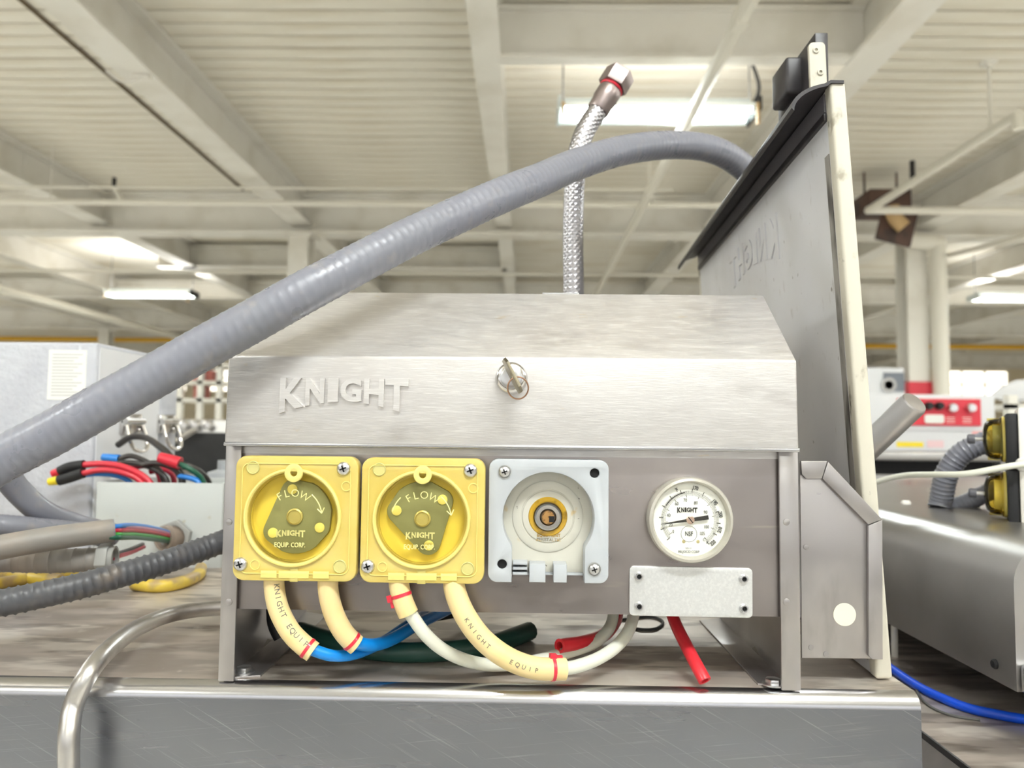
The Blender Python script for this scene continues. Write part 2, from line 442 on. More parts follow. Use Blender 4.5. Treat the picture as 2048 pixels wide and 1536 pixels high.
def ibeam(mb, ax, c, z0, a, b, fl=.2, ht=.36, web=.022, ft=.028):
    def sp(u0, u1, z0_, z1_):
        if ax == 'y': mb.span((c + u0, a, z0_), (c + u1, b, z1_))
        else: mb.span((a, c + u0, z0_), (b, c + u1, z1_))
    sp(-fl/2, fl/2, z0, z0 + ft); sp(-web/2, web/2, z0 + ft, z0 + ht - ft); sp(-fl/2, fl/2, z0 + ht - ft, z0 + ht)
    return mb
for x in BX:
    structure('ceiling_beam', ibeam(MB(), 'y', x, ZC - .36, -8, 27.9, fl=.17 if abs(x) < 1 else .22), 'cream')
for x in (-9.3, -7.0, 8.95, 11.2):
    structure('ceiling_beam', ibeam(MB(), 'y', x, ZC - .36, -8, 27.9), 'cream')
for y, z in ((8.2, H + 2.14), (16.4, H + 2.14), (24.4, H + 2.14), (-2, H + 2.14)):
    structure('ceiling_girder', ibeam(MB(), 'x', y, z, -19.9, 19.9, fl=.26, ht=.455), 'cream')
structure('cross_beam', ibeam(MB(), 'x', 4.45, ZC - .35, -.25 + .02, 2.03, fl=.10, ht=.33), 'cream')
structure('cross_beam', ibeam(MB(), 'x', 10.4, ZC - .36, -5.2, -.27, fl=.2, ht=.3), 'cream')
structure('cross_beam', ibeam(MB(), 'x', 12.6, ZC - .42, -9, 9, fl=.2, ht=.3), 'cream')
structure('cross_beam', ibeam(MB(), 'x', 20.5, ZC - .42, -12, 12, fl=.2, ht=.3), 'cream')
def column(x, y, red=False):
    m = MB()
    m.span((x - .11, y - .13, 0), (x + .11, y - .105, H + 2.14)); m.span((x - .11, y + .105, 0), (x + .11, y + .13, H + 2.14)); m.span((x - .012, y - .105, 0), (x + .012, y + .105, H + 2.14))
    m.span((x - .16, y - .17, H + 2.11), (x + .16, y + .17, H + 2.14))
    m.span((x - .2, y - .2, 0), (x + .2, y + .2, .03))
    return structure('column', m, 'cream')
column(-2.5, 8.2)
cr = column(4.22, 8.2)
structure('column', MB().span((4.22 - .125, 8.05, .6), (4.22 + .125, 8.35, H + .56)), 'redpaint', cr)
for x, y in ((-2.5, 16.4), (4.35, 16.4), (-9.3, 8.2), (-9.3, 16.4), (11.2, 16.4), (-2.5, 24.4), (4.35, 24.4), (8.95, 24.4), (-7, 24.4)): column(x, y)

def pipe(name, pts, r, label, m='creampipe', cat='pipe', n=10):
    mb = MB()
    for a, b in zip(pts[:-1], pts[1:]): mb.cyl(a, b, r, n)
    for p in pts[1:-1]:
        mb.lathe([(.001, -r*1.1), (r*.8, -r*.8), (r*1.15, 0), (r*.8, r*.8), (.001, r*1.1)], n, Matrix.Translation(p))
    o = mb.build(name, m); return tag(o, label, cat)
def pl(px, py, Y): return P(px, py, Y)
# sprinkler main crossing in front of the girder, with two drops
z1 = P(500, 406, 6.8).z
sm = pipe('sprinkler_pipe', [(-9, 6.8, z1), (1.9, 6.8, z1)], .028, 'thick cream pipe running across just below the girder')
h = MB(); pd = P(245, 402, 6.8); pu = P(228, 375, 6.8)
h.cyl((pd.x, 6.8, z1), (pu.x, 6.8, pu.z), .022, 8); h.build('sprinkler_arm', 'creampipe', sm)
MB().cyl(pu, (pu.x, 6.8, pu.z + .09), .02, 8).build('sprinkler_head', 'darkrubber', sm)
for px in (45, 100, 1130):
    q = P(px, 406, 6.8); MB().cyl((q.x, 6.8, z1), (q.x, 6.8, ZC), .006, 6).build('hanger_rod', 'cream', sm)
z2 = P(500, 376, 6.6).z
pipe('electrical_conduit', [(-9, 6.6, z2), (1.3, 6.6, z2)], .011, 'thin cream conduit running across above the thick pipe', cat='conduit')
# the diagonal pipe that passes the bright lamp
a = P(1490, 2, 3.5); b = P(1207, 580, 12.0)
dp = pipe('hanging_conduit', [(1.03, 2.5, H + 2.0), (1.03, 14.5, H + 2.0)], .036, 'cream pipe running lengthwise in front of the bright hanging lamp')
for y in (3.55, 6.2, 9.5):
    MB().span((1.0, y - .04, H + 1.96), (1.06, y + .04, H + 2.045)).build('coupling', 'creampipe', dp)
    MB().cyl((1.03, y, H + 2.04), (1.03, y, ZC), .006, 6).build('hanger_rod', 'cream', dp)
# pipes on the far side of the leaning door
sp = pipe('sprinkler_pipe', [(3.22, 4.85, H + 2.1), (3.22, 7.0, H + 2.1), (8.6, 7.0, H + 2.1)], .036, 'cream sprinkler pipe with an elbow beside the rusty heater')
MB().cyl((3.22, 4.86, H + 2.1), (3.22, 4.86, H + 2.0), .036, 10).build('elbow_drop', 'creampipe', sp)
MB().cyl((3.22, 5.15, H + 2.1), (3.22, 5.15, ZC), .012, 8).build('hanger_rod', 'cream', sp)
MB().lathe([(.06, 0), (.03, -.03)], 12, Matrix.Translation((3.22, 5.15, ZC))).build('hanger_flange', 'cream', sp)
MB().cyl((3.22, 6.2, H + 2.1), (3.22, 6.2, H + 2.28), .022, 8).build('sprinkler_head', 'darkrubber', sp)
pipe('branch_pipe', [(5.3, 6.9, H + 2.02), (4.6, 9.0, H + 2.02)], .03, 'short cream pipe slanting back from the crossing sprinkler pipe')
pipe('far_pipe', [(-12, 10.0, H + 2.1), (12, 10.0, H + 2.1)], .025, 'cream pipe crossing the hall far behind the columns')
pipe('roof_drain', [(4.05, 8.0, H + 2.08), (4.40, 8.0, H + 2.05), (4.42, 8.0, .05)], .085, 'fat cream drain pipe with an elbow beside the steel column', cat='drain pipe', n=16)
pipe('gas_pipe', [(-14, 17, H + 1.98), (14, 17, H + 1.98)], .055, 'yellow pipe crossing the whole hall far away', 'yellowpipe')
pipe('wall_conduit', [(-3.1, 1.0, ZC - .012), (-3.1, 6.6, ZC - .012), (-3.1, 8.0, ZC - .012)], .014, 'thin dark conduit clipped under the ceiling boards', mat('brown conduit', '6e5e48', .6), 'conduit')
# rusty heater hanging beside the column
hc = P(1762, 430, 7.4)
ht = thing('unit_heater', 'rusty brown unit heater hanging beside the steel column', 'heater', hc)
MB().box(hc + Vector((0, 0, .10)), (.40, .42, .20)).build('heater_casing', 'heaterrust', ht, bevel=.01)
MB().box((0, 0, 0), (.34, .04, .34), Matrix.Translation(hc + Vector((.05, -.2, -.17))) @ Matrix.Rotation(.25, 4, 'Y')).build('vent_plate', 'heaterrust', ht, bevel=.006)
MB().tube(spline([hc + Vector((-.02, -.26, .0)), hc + Vector((.0, -.27, -.1)), hc + Vector((.08, -.28, -.2))], .03), .07, 12).build('vent_duct', 'tan', ht)
for dx in (-.16, .16): MB().cyl(hc + Vector((dx, 0, .2)), (hc.x + dx, hc.y, ZC), .012, 6).build('hanger_rod', 'heaterrust', ht)
# red exit lamp far back
q = P(1868, 632, 13)
tag(MB().box(q, (.08, .08, .2)).build('alarm_beacon', M['redpaint'], bevel=.02), 'small red alarm beacon hanging behind the drain pipe', 'alarm')

MB().cyl(q + Vector((0, 0, .1)), (q.x, q.y, ZC), .012, 6).build('hanger_rod', 'cream', bpy.data.objects['alarm_beacon'])
pipe('steam_pipe', [(-7.0, 8.6, H + 1.8), (-7.0, 27.5, H + 1.8)], .06, 'fat cream pipe running lengthwise above the fibreglass enclosure')

# clamp with a bent wire hook on the lengthwise beam
hk = P(205, 88, 4.6); hk.z = ZC - .37
bc = thing('beam_clamp', 'small cream clamp with a bent wire hook under the lengthwise beam', 'clamp', (-2.5, 4.6, ZC - .37))
MB().box((-2.46, 4.62, ZC - .375), (.10, .05, .03)).build('clamp_body', 'cream', bc, bevel=.006)
MB().tube(spline([(-2.46, 4.62, ZC - .38), (-2.52, 4.6, ZC - .42), (-2.6, 4.58, ZC - .41), (-2.66, 4.56, ZC - .36)], .02), .009, 8).build('wire_hook', 'cream', bc)

# fluorescent fixtures: housing, two tubes, wires, pull tags; each lights down and up
WHITE = (.93, .97, 1.0)
def fixture(x, y, z, label, Lx=1.25, pw=1.0, up=1.0):
    t = thing('fluorescent_lamp', label, 'lamp', (x, y, z))
    pr = [(-.15, 0), (-.06, .07), (.06, .07), (.15, 0), (.143, 0), (.055, .06), (-.055, .06), (-.143, 0)]
    m = MB().prism(pr, Lx, Matrix(((0, 0, 1, x - Lx/2), (1, 0, 0, y), (0, 1, 0, z), (0, 0, 0, 1))))
    m.build('reflector', 'lampbody', t)
    MB().box((x, y, z + .085), (Lx*.96, .1, .035)).build('ballast_box', 'lampbody', t, bevel=.006)
    for dy in (-.075, .075):
        MB().cyl((x - Lx/2 + .03, y + dy, z + .012), (x + Lx/2 - .03, y + dy, z + .012), .019, 12).build('tube', 'tubeglow', t)
    for s in (-1, 1):
        MB().box((x + s*(Lx/2 + .008), y, z + .03), (.02, .30, .09)).build('end_cap', 'darkrubber' if s > 0 else 'lampbody', t, bevel=.004)
        MB().cyl((x + s*(Lx/2 - .02), y, z + .1), (x + s*(Lx/2 - .02), y, ZC), .005, 6).build('hanger_wire', 'grey ink', t)
        MB().cyl((x + s*(Lx/2 - .015), y - .16, z + .02), (x + s*(Lx/2 - .015), y - .16, z - (.12 if s > 0 else .06)), .012, 8).build('pull_tag', 'tan', t)
    a = area('lamp_light', (x, y, z - .02), (0, 0, 0), Lx, .22, LAMP_DOWN*pw, WHITE); a.parent = t; a.location = (0, 0, -.02)
    a = area('lamp_light', (x, y, z + .12), (math.pi, 0, 0), Lx, .22, LAMP_UP*up, (1, .985, .95)); a.parent = t; a.location = (0, 0, .12)
    return t
q = P(1312, 232, 4.85)
lf = fixture(q.x, 4.85, q.z, 'bright hanging lamp behind the braided hose', 1.27, up=.22)
MB().tube(spline([q + Vector((.62, 0, .05)), q + Vector((.68, 0, .2)), q + Vector((.60, 0, .45)), (q.x + .58, 4.85, ZC)], .04), .012, 8).build('power_cord', 'darkrubber', lf)
q = P(303, 592, 10.8); fixture(q.x, 10.8, q.z, 'small distant hanging lamp above the grey fibreglass enclosure', up=.6)
q = P(2035, 600, 10.8); fixture(q.x, 10.8, q.z, 'distant hanging lamp beyond the fat drain pipe', up=.6)
fixture(.95, 17.5, H + 1.95, 'farthest hanging lamp, hidden behind the dispenser hood')
for x, y, lab in ((.55, -1.0, 'hanging lamp overhead, just behind the viewer'), (-2.9, -1.2, 'unseen lamp added behind the viewer, on the enclosure side'), (3.9, -1.0, 'unseen lamp added behind the viewer, on the neighbouring machine side'), (.8, -4.6, 'unseen lamp added in a second row behind the viewer'), (-3.4, -4.6, 'second row unseen lamp added behind the viewer, enclosure side'), (5.0, -4.4, 'second row unseen lamp added behind the viewer, neighbouring machine side'), (-5.6, 3.9, 'unseen lamp added out beyond the fibreglass enclosure'), (6.2, 4.2, 'unseen lamp added out beyond the neighbouring machine')):  # lamps after the first are added, unseen, for more light
    fixture(x, y, H + 1.95, lab, 1.27, 1.7 if (x, y) == (.55, -1.0) else 1.0)

n_ = 0
for sx, side in ((-1, 'enclosure'), (1, 'neighbouring machine')):  # fill lamps added out of view to brighten floor and ceiling
    for x, y, lab in ((8.2, 5.5, 'nearest'), (9.2, 10.2, 'second'), (12.6, 14.0, 'third'), (16.5, 19.0, 'farthest'), (5.2, 1.2, 'lowest numbered'), (9.6, 2.6, 'outermost')):
        lab = {'lowest numbered': 'unseen fill lamp level with the viewer', 'outermost': 'unseen fill lamp far out sideways of the viewer'}.get(lab, lab + ' unseen fill lamp added out to the side')
        fixture(sx*x, y, H + 1.95, lab + ', ' + side + ' side', 1.27, 1.5, .55)

eq = thing('added_dark_bench', 'unseen bench of dark boxes added behind the viewer to darken the steel reflections', 'bench', (0, -1.5, 0))  # added out of view: darkens the lower reflections on the steel panel
MB().span((-1.9, -1.9, .90), (1.9, -1.12, .94)).build('bench_top', 'counter', eq, bevel=.006)
for x in (-1.85, 0, 1.85):
    for y in (-1.86, -1.16): MB().span((x - .025, y - .025, 0), (x + .025, y + .025, .90)).build('leg', 'counter', eq)
for k in range(5): MB().span((-1.86 + k*.75, -1.85, .941), (-1.16 + k*.75, -1.16, 1.27)).build('added_dark_box', mat('dark grey enamel', '4c4440', .5) if k == 0 else bpy.data.materials['dark grey enamel'], eq, bevel=.01)

# ------------------------------------------------------------------ far appliances and counters
# oven with a red control panel behind the leaning door
OY = 2.6
o0 = P(1990, 790, OY); o1 = P(1745, 902, OY)
ov = thing('convection_oven', 'pale oven with a red control panel and round knobs', 'oven', ((o0.x + o1.x)/2, OY + .3, o1.z))
xa, xb, za, zb = o1.x - .14, o0.x, o1.z, o0.z
MB().span((xa, OY, za), (xb, OY + .6, zb)).build('oven_body', 'ovenwhite', ov, bevel=.006)
def onoven(px, py, dy=0): return P(px, py, OY - dy)
a, b = onoven(1793, 797), onoven(1960, 852)
MB().span((a.x, OY - .008, b.z), (b.x, OY - .001, a.z)).build('control_panel', 'redpaint', ov)
c, d = onoven(1740, 860), onoven(1990, 863)
MB().span((xa, OY - .003, d.z), (xb, OY - .0005, c.z)).build('seam', 'grey ink', ov)
for px, py, r, m in ((1855, 812, .013, 'darkrubber'), (1876, 812, .013, 'darkrubber'), (1901, 816, .016, 'chrome'), (1938, 816, .016, 'chrome')):
    MB().lathe([(r, 0), (r, .018), (r*.8, .024)], 20, face(onoven(px, py, .008))).build('knob', m, ov)
q = onoven(1868, 838, .009); plate([rr(.066, .03, .008)], .004, face(q), .001).build('badge', 'paper', ov)
for px in (1901, 1934):
    q = onoven(px, 840, .0085); mb = MB()
    for k in range(3): mb.box(q + Vector((0, 0, -.008 + k*.008)), (.03, .001, .002))
    mb.build('print_lines', 'paper', ov)
q = onoven(1820, 889, .002); MB().box(q, (.09, .001, .017)).build('warning_sticker', 'yelloww' if 'yelloww' in M else 'w_yelloww', ov)
q = onoven(1871, 888, .002); MB().box(q, (.055, .001, .024)).build('warning_sticker', mat('pink label', 'e8c8cc', .6), ov)
q = onoven(1962, 868, .002); MB().box(q, (.06, .001, .02)).build('warning_sticker', mat('red lettered label', 'ecb0b0', .6), ov)
st = thing('oven_stand', 'dark steel stand under the red panelled oven', 'stand', ((xa + xb)/2, OY + .3, 0))
MB().span((xa - .1, OY - .05, za - .03), (xb + .05, OY + .7, za - .001)).build('top', 'counter', st, bevel=.004)
MB().span((xa - .06, OY + .05, za - .20), (xb + .02, OY + .66, za - .032)).build('shelf_box', 'darkrubber', st)
for x in (xa - .07, xb):
    for y in (OY - .02, OY + .66): MB().span((x, y, 0), (x + .04, y + .04, za - .03)).build('leg', 'counter', st)
ck = thing('steel_counter', 'dull steel counter in front of the oven stand', 'counter', (1.35, 2.05, 0))
cz = P(1800, 965, 2.0).z
MB().span((.75, 1.9, cz - .04), (2.2, 2.4, cz)).build('counter_top', 'counter', ck, bevel=.006)
MB().span((.78, 1.93, .1), (2.17, 2.38, cz - .042)).build('cabinet', 'counter', ck, bevel=.004)
mo = thing('control_cabinet', 'grey cabinet with a dark round window behind the oven', 'cabinet', P(1770, 780, 5.0))
a, b = P(1735, 735, 5.0), P(1812, 850, 5.0)
MB().span((a.x, 5.0, 0), (b.x, 5.4, a.z)).build('cabinet_body', 'ovenwhite', mo, bevel=.01)
a, b = P(1766, 745, 5.0), P(1808, 783, 5.0)
MB().span((a.x, 4.99, b.z), (b.x, 4.999, a.z)).build('door_glass', mat('grey glass', '7c828c', .2), mo)
MB().lathe([(.04, 0), (.05, .006), (.03, .006), (.03, 0)], 24, face(P(1777, 770, 4.989))).build('dial', 'counter', mo)
pb = thing('paper_bundle', 'crumpled pale bundle lying on a distant rack', 'bundle', P(2030, 790, 3.5))
q = P(2025, 785, 3.5)
MB().lathe([(.001, -.11), (.035, -.05), (.055, .03), (.04, .12), (.001, .14)], 8, Matrix.Translation(q) @ Matrix.Rotation(1.4, 4, 'Y') @ Matrix.Scale(.7, 4, (0, 1, 0))).build('wrapping', 'ovenwhite', pb)
rk = thing('wire_rack', 'pale distant storage rack beneath the crumpled bundle', 'rack', (q.x, 3.3, 0))
for z in (q.z - .06, q.z - .20, q.z - .6): MB().span((q.x - .12, 3.34, z - .02), (q.x + .8, 3.8, z)).build('shelf', 'cream', rk)
for dx in (-.12, .76):
    for y in (3.34, 3.76): MB().span((q.x + dx, y, 0), (q.x + dx + .04, y + .04, q.z - .02)).build('post', 'cream', rk)
# what shows between the enclosure and the dispenser
ga = thing('grey_range', 'grey steel range with a dark oven door and pale handle', 'range', (-1.55, 3.2, 0))
q0, q1 = P(350, 838, 3.0), P(470, 872, 3.0)
MB().span((q0.x - .2, 3.0, .05), (q1.x + .35, 3.7, q0.z)).build('range_body', 'counter', ga, bevel=.01)
q = P(400, 905, 2.99)
MB().box((q.x + .05, 2.99, q.z - .03), (.34, .018, .22)).build('oven_door', 'darkrubber', ga, bevel=.005)
q = P(362, 868, 2.94)
MB().cyl(q + Vector((-.02, 0, -.03)), q + Vector((.06, 0, .02)), .012, 10).build('door_handle', 'chrome', ga)
for px, py in ((372, 818), (395, 818), (420, 826)):
    MB().lathe([(.018, 0), (.018, .02), (.012, .026)], 16, face(P(px, 850, 3.0))).build('range_knob', 'chrome', ga)
sr = thing('white_canister', 'white plastic canister behind the grey junction box', 'canister', P(452, 1040, 1.28))
q = P(456, 968, 1.28)
MB().lathe([(.033, 1.4245 - q.z), (.036, 1.429 - q.z), (.036, .012), (.033, .020), (.018, .025), (.018, .040)], 24, Matrix.Translation(q)).build('canister_body', 'white', sr)
rs = thing('storage_shelving', 'cream shelving with red boxes far behind the enclosure', 'shelving', (-3.3, 8.6, 0))
qa, qb = P(350, 690, 8.0), P(470, 850, 8.0)
for px in (362, 402, 440): q = P(px, 700, 8.0); MB().span((q.x - .03, 8.0, 0), (q.x + .03, 8.06, qa.z - .1)).build('upright', 'cream', rs)
for py in (730, 765, 800): q = P(400, py, 8.0); MB().span((qa.x, 8.0, q.z - .02), (qb.x, 8.5, q.z + .02)).build('shelf', 'cream', rs)
for px, py in ((388, 748), (412, 752), (392, 783)): q = P(px, py, 8.05); MB().box(q + Vector((0, .15, 0)), (.1, .2, .13)).build('box', mat('faded red carton', 'd8867c', .7), rs)

# ================================================================== the machine top
ZD = 1.4245
YF = .5215
XR, XLm = .2685, -2.2
mt = thing('machine_cabinet', 'stained stainless machine cabinet with a rounded front edge carrying the dispenser', 'machine', (-.5, .95, 0))
MB().span((XLm, YF + .010, ZD - .004), (XR, 1.36, ZD)).build('top_sheet', 'deck', mt)
MB().span((XLm, YF, .05), (XR, YF + .004, ZD - .010)).build('front_apron', 'apron', mt)
arc = [(YF + .010 - .010*math.sin(t), ZD - .010 + .010*math.cos(t)) for t in [math.pi/2*k/8 for k in range(9)]]
arc += [(YF + .010 - .008*math.sin(t), ZD - .010 + .008*math.cos(t)) for t in [math.pi/2*k/8 for k in range(8, -1, -1)]]
MB().prism(arc, XR - XLm, Matrix(((0, 0, 1, XLm), (1, 0, 0, 0), (0, 1, 0, 0), (0, 0, 0, 1)))).build('rolled_edge', 'edge', mt)
MB().span((XR - .004, YF + .004, .05), (XR, 1.36, ZD - .004)).build('side_sheet', 'galv', mt)
MB().span((XLm, 1.356, .05), (XR, 1.36, ZD - .004)).build('back_sheet', 'galv', mt)

# ------------------------------------------------------------------ the dispenser
HX0, HX1 = -.2081, .1879
YP = .531                       # front panel plane
YB = .72                        # back of the dispenser
D = thing('chemical_dispenser', 'stainless wall-cabinet style dispenser with two yellow pump heads standing on the machine', 'dispenser', (-.01, .62, ZD))
PX3 = Matrix(((0, 0, 1, 0), (1, 0, 0, 0), (0, 1, 0, 0), (0, 0, 0, 1)))   # local x,y,z -> world y,z,x
def xprism(poly, x0, x1, mb=None):
    return (mb or MB()).prism(poly, x1 - x0, Matrix.Translation((x0, 0, 0)) @ PX3)
hz0, hz1, hz2 = 1.5875, 1.650, 1.7083
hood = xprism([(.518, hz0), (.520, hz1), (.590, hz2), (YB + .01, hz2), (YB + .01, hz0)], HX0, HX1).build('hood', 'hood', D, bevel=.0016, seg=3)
xprism([(.5172, hz0 - .0006), (.5172, hz0 + .0022), (.5195, hz0 + .0022), (.5195, hz0 - .0006)], HX0 - .0004, HX1 + .0004).build('hem', 'edge', hood, bevel=.0008)
MB().span((P(1085, 580, .592).x, .592, hz2), (P(1158, 580, .592).x, .60, hz2 + .0012)).build('clip', 'edge', hood)
# the raised word on the hood
kx0, kx1 = P(562, 760, .519).x, P(818, 760, .519).x
ktop = P(690, 757, .519)
slope = (.520 - .518)/(hz1 - hz0)
km = Matrix.Translation((((kx0 + kx1)/2), .518 + slope*(ktop.z - hz0) + .0002, ktop.z)) @ FACE @ Matrix.Rotation(-math.atan(slope), 4, 'X')
for me in arch_letters(kx1 - kx0, 47/1500*.519, 72/1500*.519, .0024, .0007):
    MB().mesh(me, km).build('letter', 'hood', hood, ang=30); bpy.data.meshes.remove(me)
# lock and its key
lc = P(1023, 757, .519)
lk = MB().lathe([(.0113, -.002), (.0113, .002), (.0108, .0055), (.0095, .0072), (.0078, .0078)], 40, face(lc)).build('lock_barrel', 'chrome', D)
MB().lathe([(.0076, .007), (.0076, .0082), (.0066, .0086), (.004, .0086)], 36, face(lc)).build('lock_plug', 'screw', lk)
MB().box((0, 0, .0088), (.0016, .006, .0006), face(lc) @ Matrix.Rotation(.45, 4, 'Z')).build('keyhole', 'dark', lk)
ky = thing('key', 'small nickel key sticking out of the hood lock', 'key', lc + Vector((0, -.011, 0)))
kc = lc + Vector((0, -.0095, 0))
KM = face(kc) @ Matrix.Rotation(.48, 4, 'Z') @ Matrix.Rotation(.10, 4, 'Y')
# bow: plate standing along the viewing direction; local y = long side of the bow, z = outwards
bow = [(-.0125, 0.004), (-.0125, .016), (-.009, .021), (.009, .021), (.0125, .016), (.0125, .004), (.005, .0), (-.005, 0)]
MB().mesh(plate_mesh([bow, circ(.0024, 0, .0155, 16)], .0022, .0004), KM @ Matrix.Translation((-.0011, 0, 0)) @ Matrix(((0, 0, 1, 0), (1, 0, 0, 0), (0, 1, 0, 0), (0, 0, 0, 1)))).build('key_bow', 'keymetal', ky)
MB().box((0, 0, -.003), (.0018, .006, .009), KM).build('key_blade', 'keymetal', ky)
rc = P(1036, 776, .497)
ring = [rc + Vector((.0069*math.cos(a), -.002*math.sin(a), .0072*math.sin(a))) for a in [2*math.pi*k/40 for k in range(41)]]
MB().tube(ring, .00055, 8).build('key_ring', 'copper', ky)

# body: front panel, floor, back, side plates with turned-in feet
pz = P(1050, 1226, YP).z
xl, xr = P(478, 1000, YP).x - .004, P(1563, 1000, YP).x + .004
MB().span((HX0 + .003, YP, pz), (HX1 - .003, YP + .0015, hz0 + .004)).build('front_panel', 'panel', D)
MB().span((HX0 + .003, YP + .0016, pz), (HX1 - .003, YB, pz + .0015)).build('bottom_panel', 'galv', D)
MB().span((HX0 + .003, YB - .002, pz), (HX1 - .003, YB, hz0)).build('back_panel', 'galv', D)
a, b = P(478, 906, YP).x, P(1556, 906, YP).x
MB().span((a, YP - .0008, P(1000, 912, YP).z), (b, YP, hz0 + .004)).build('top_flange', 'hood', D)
for x0, x1, sx in ((P(444, 1100, .526).x, P(476, 1100, .526).x, -1), (P(1560, 1100, .526).x, P(1599, 1100, .526).x, 1)):
    post = MB().span((x0, .526, ZD), (x1, .5285, hz0 + .006)).build('corner_post', 'galv', D, bevel=.0009)
    for py in (1044, 1204):
        q = P(1573 if sx > 0 else 458, py, .526)
        MB().lathe([(.0024, 0), (.0022, .0004), (.001, .0007)], 16, face(q)).build('spot_weld', 'galv', post)
    xs = (HX0 + .002) if sx < 0 else (HX1 - .002)
    side = MB().span((xs - .001, .5285, ZD), (xs + .001, YB, hz0)).build('side_plate', 'galv', D)
    x2 = xs - sx*.022
    fo = MB().mesh(plate_mesh([[(0, 0), (.022, .006), (.022, .18), (0, .19)] if sx < 0 else [(0, 0), (-.022, .006), (-.022, .18), (0, .19)]], .0016, .0003), Matrix.Translation((xs, .53, ZD))).build('foot', 'galv', D)
    q = PZ(488 if sx < 0 else 1546, 1338 if sx < 0 else 1362, ZD + .004)
    q = Vector((q.x, q.y, ZD + .0016))
    bo = MB().prism(hexa(.0056), .0042, Matrix.Translation(q)).build('foot_bolt', 'screw', D, bevel=.0005)
    MB().lathe([(.0075, 0), (.0075, .001)], 24, Matrix.Translation(q)).build('washer', 'screw', bo)

def phillips(p, r, parent, m='screw', name='screw'):
    s = MB().lathe([(r, 0), (r*.98, r*.18), (r*.8, r*.42), (r*.45, r*.56), (.0001, r*.6)], 28, face(p)).build(name, m, parent)
    b = MB()
    for k in range(2): b.box((0, 0, r*.5), (r*1.05, r*.24, r*.26), face(p) @ Matrix.Rotation(.5 + k*math.pi/2, 4, 'Z'))
    return s, b
def screw_with_slots(p, r, parent, name='screw'):
    s, b = phillips(p, r, parent, name=name)
    # cross recess as a dark inset sitting a hair proud of the head
    o = MB()
    for k in range(2): o.box((0, 0, r*.52), (r*1.0, r*.22, r*.2), face(p) @ Matrix.Rotation(.35 + k*math.pi/2, 4, 'Z'))
    me = o.data(name, M['dark'], wloc(s))
    s.data.materials.append(M['dark'])
    bm = bmesh.new(); bm.from_mesh(s.data); n0 = len(bm.faces); bm.from_mesh(me)
    bm.faces.ensure_lookup_table()
    for i in range(n0, len(bm.faces)): bm.faces[i].material_index = 1
    bm.to_mesh(s.data); bm.free(); bpy.data.meshes.remove(me)
    return s

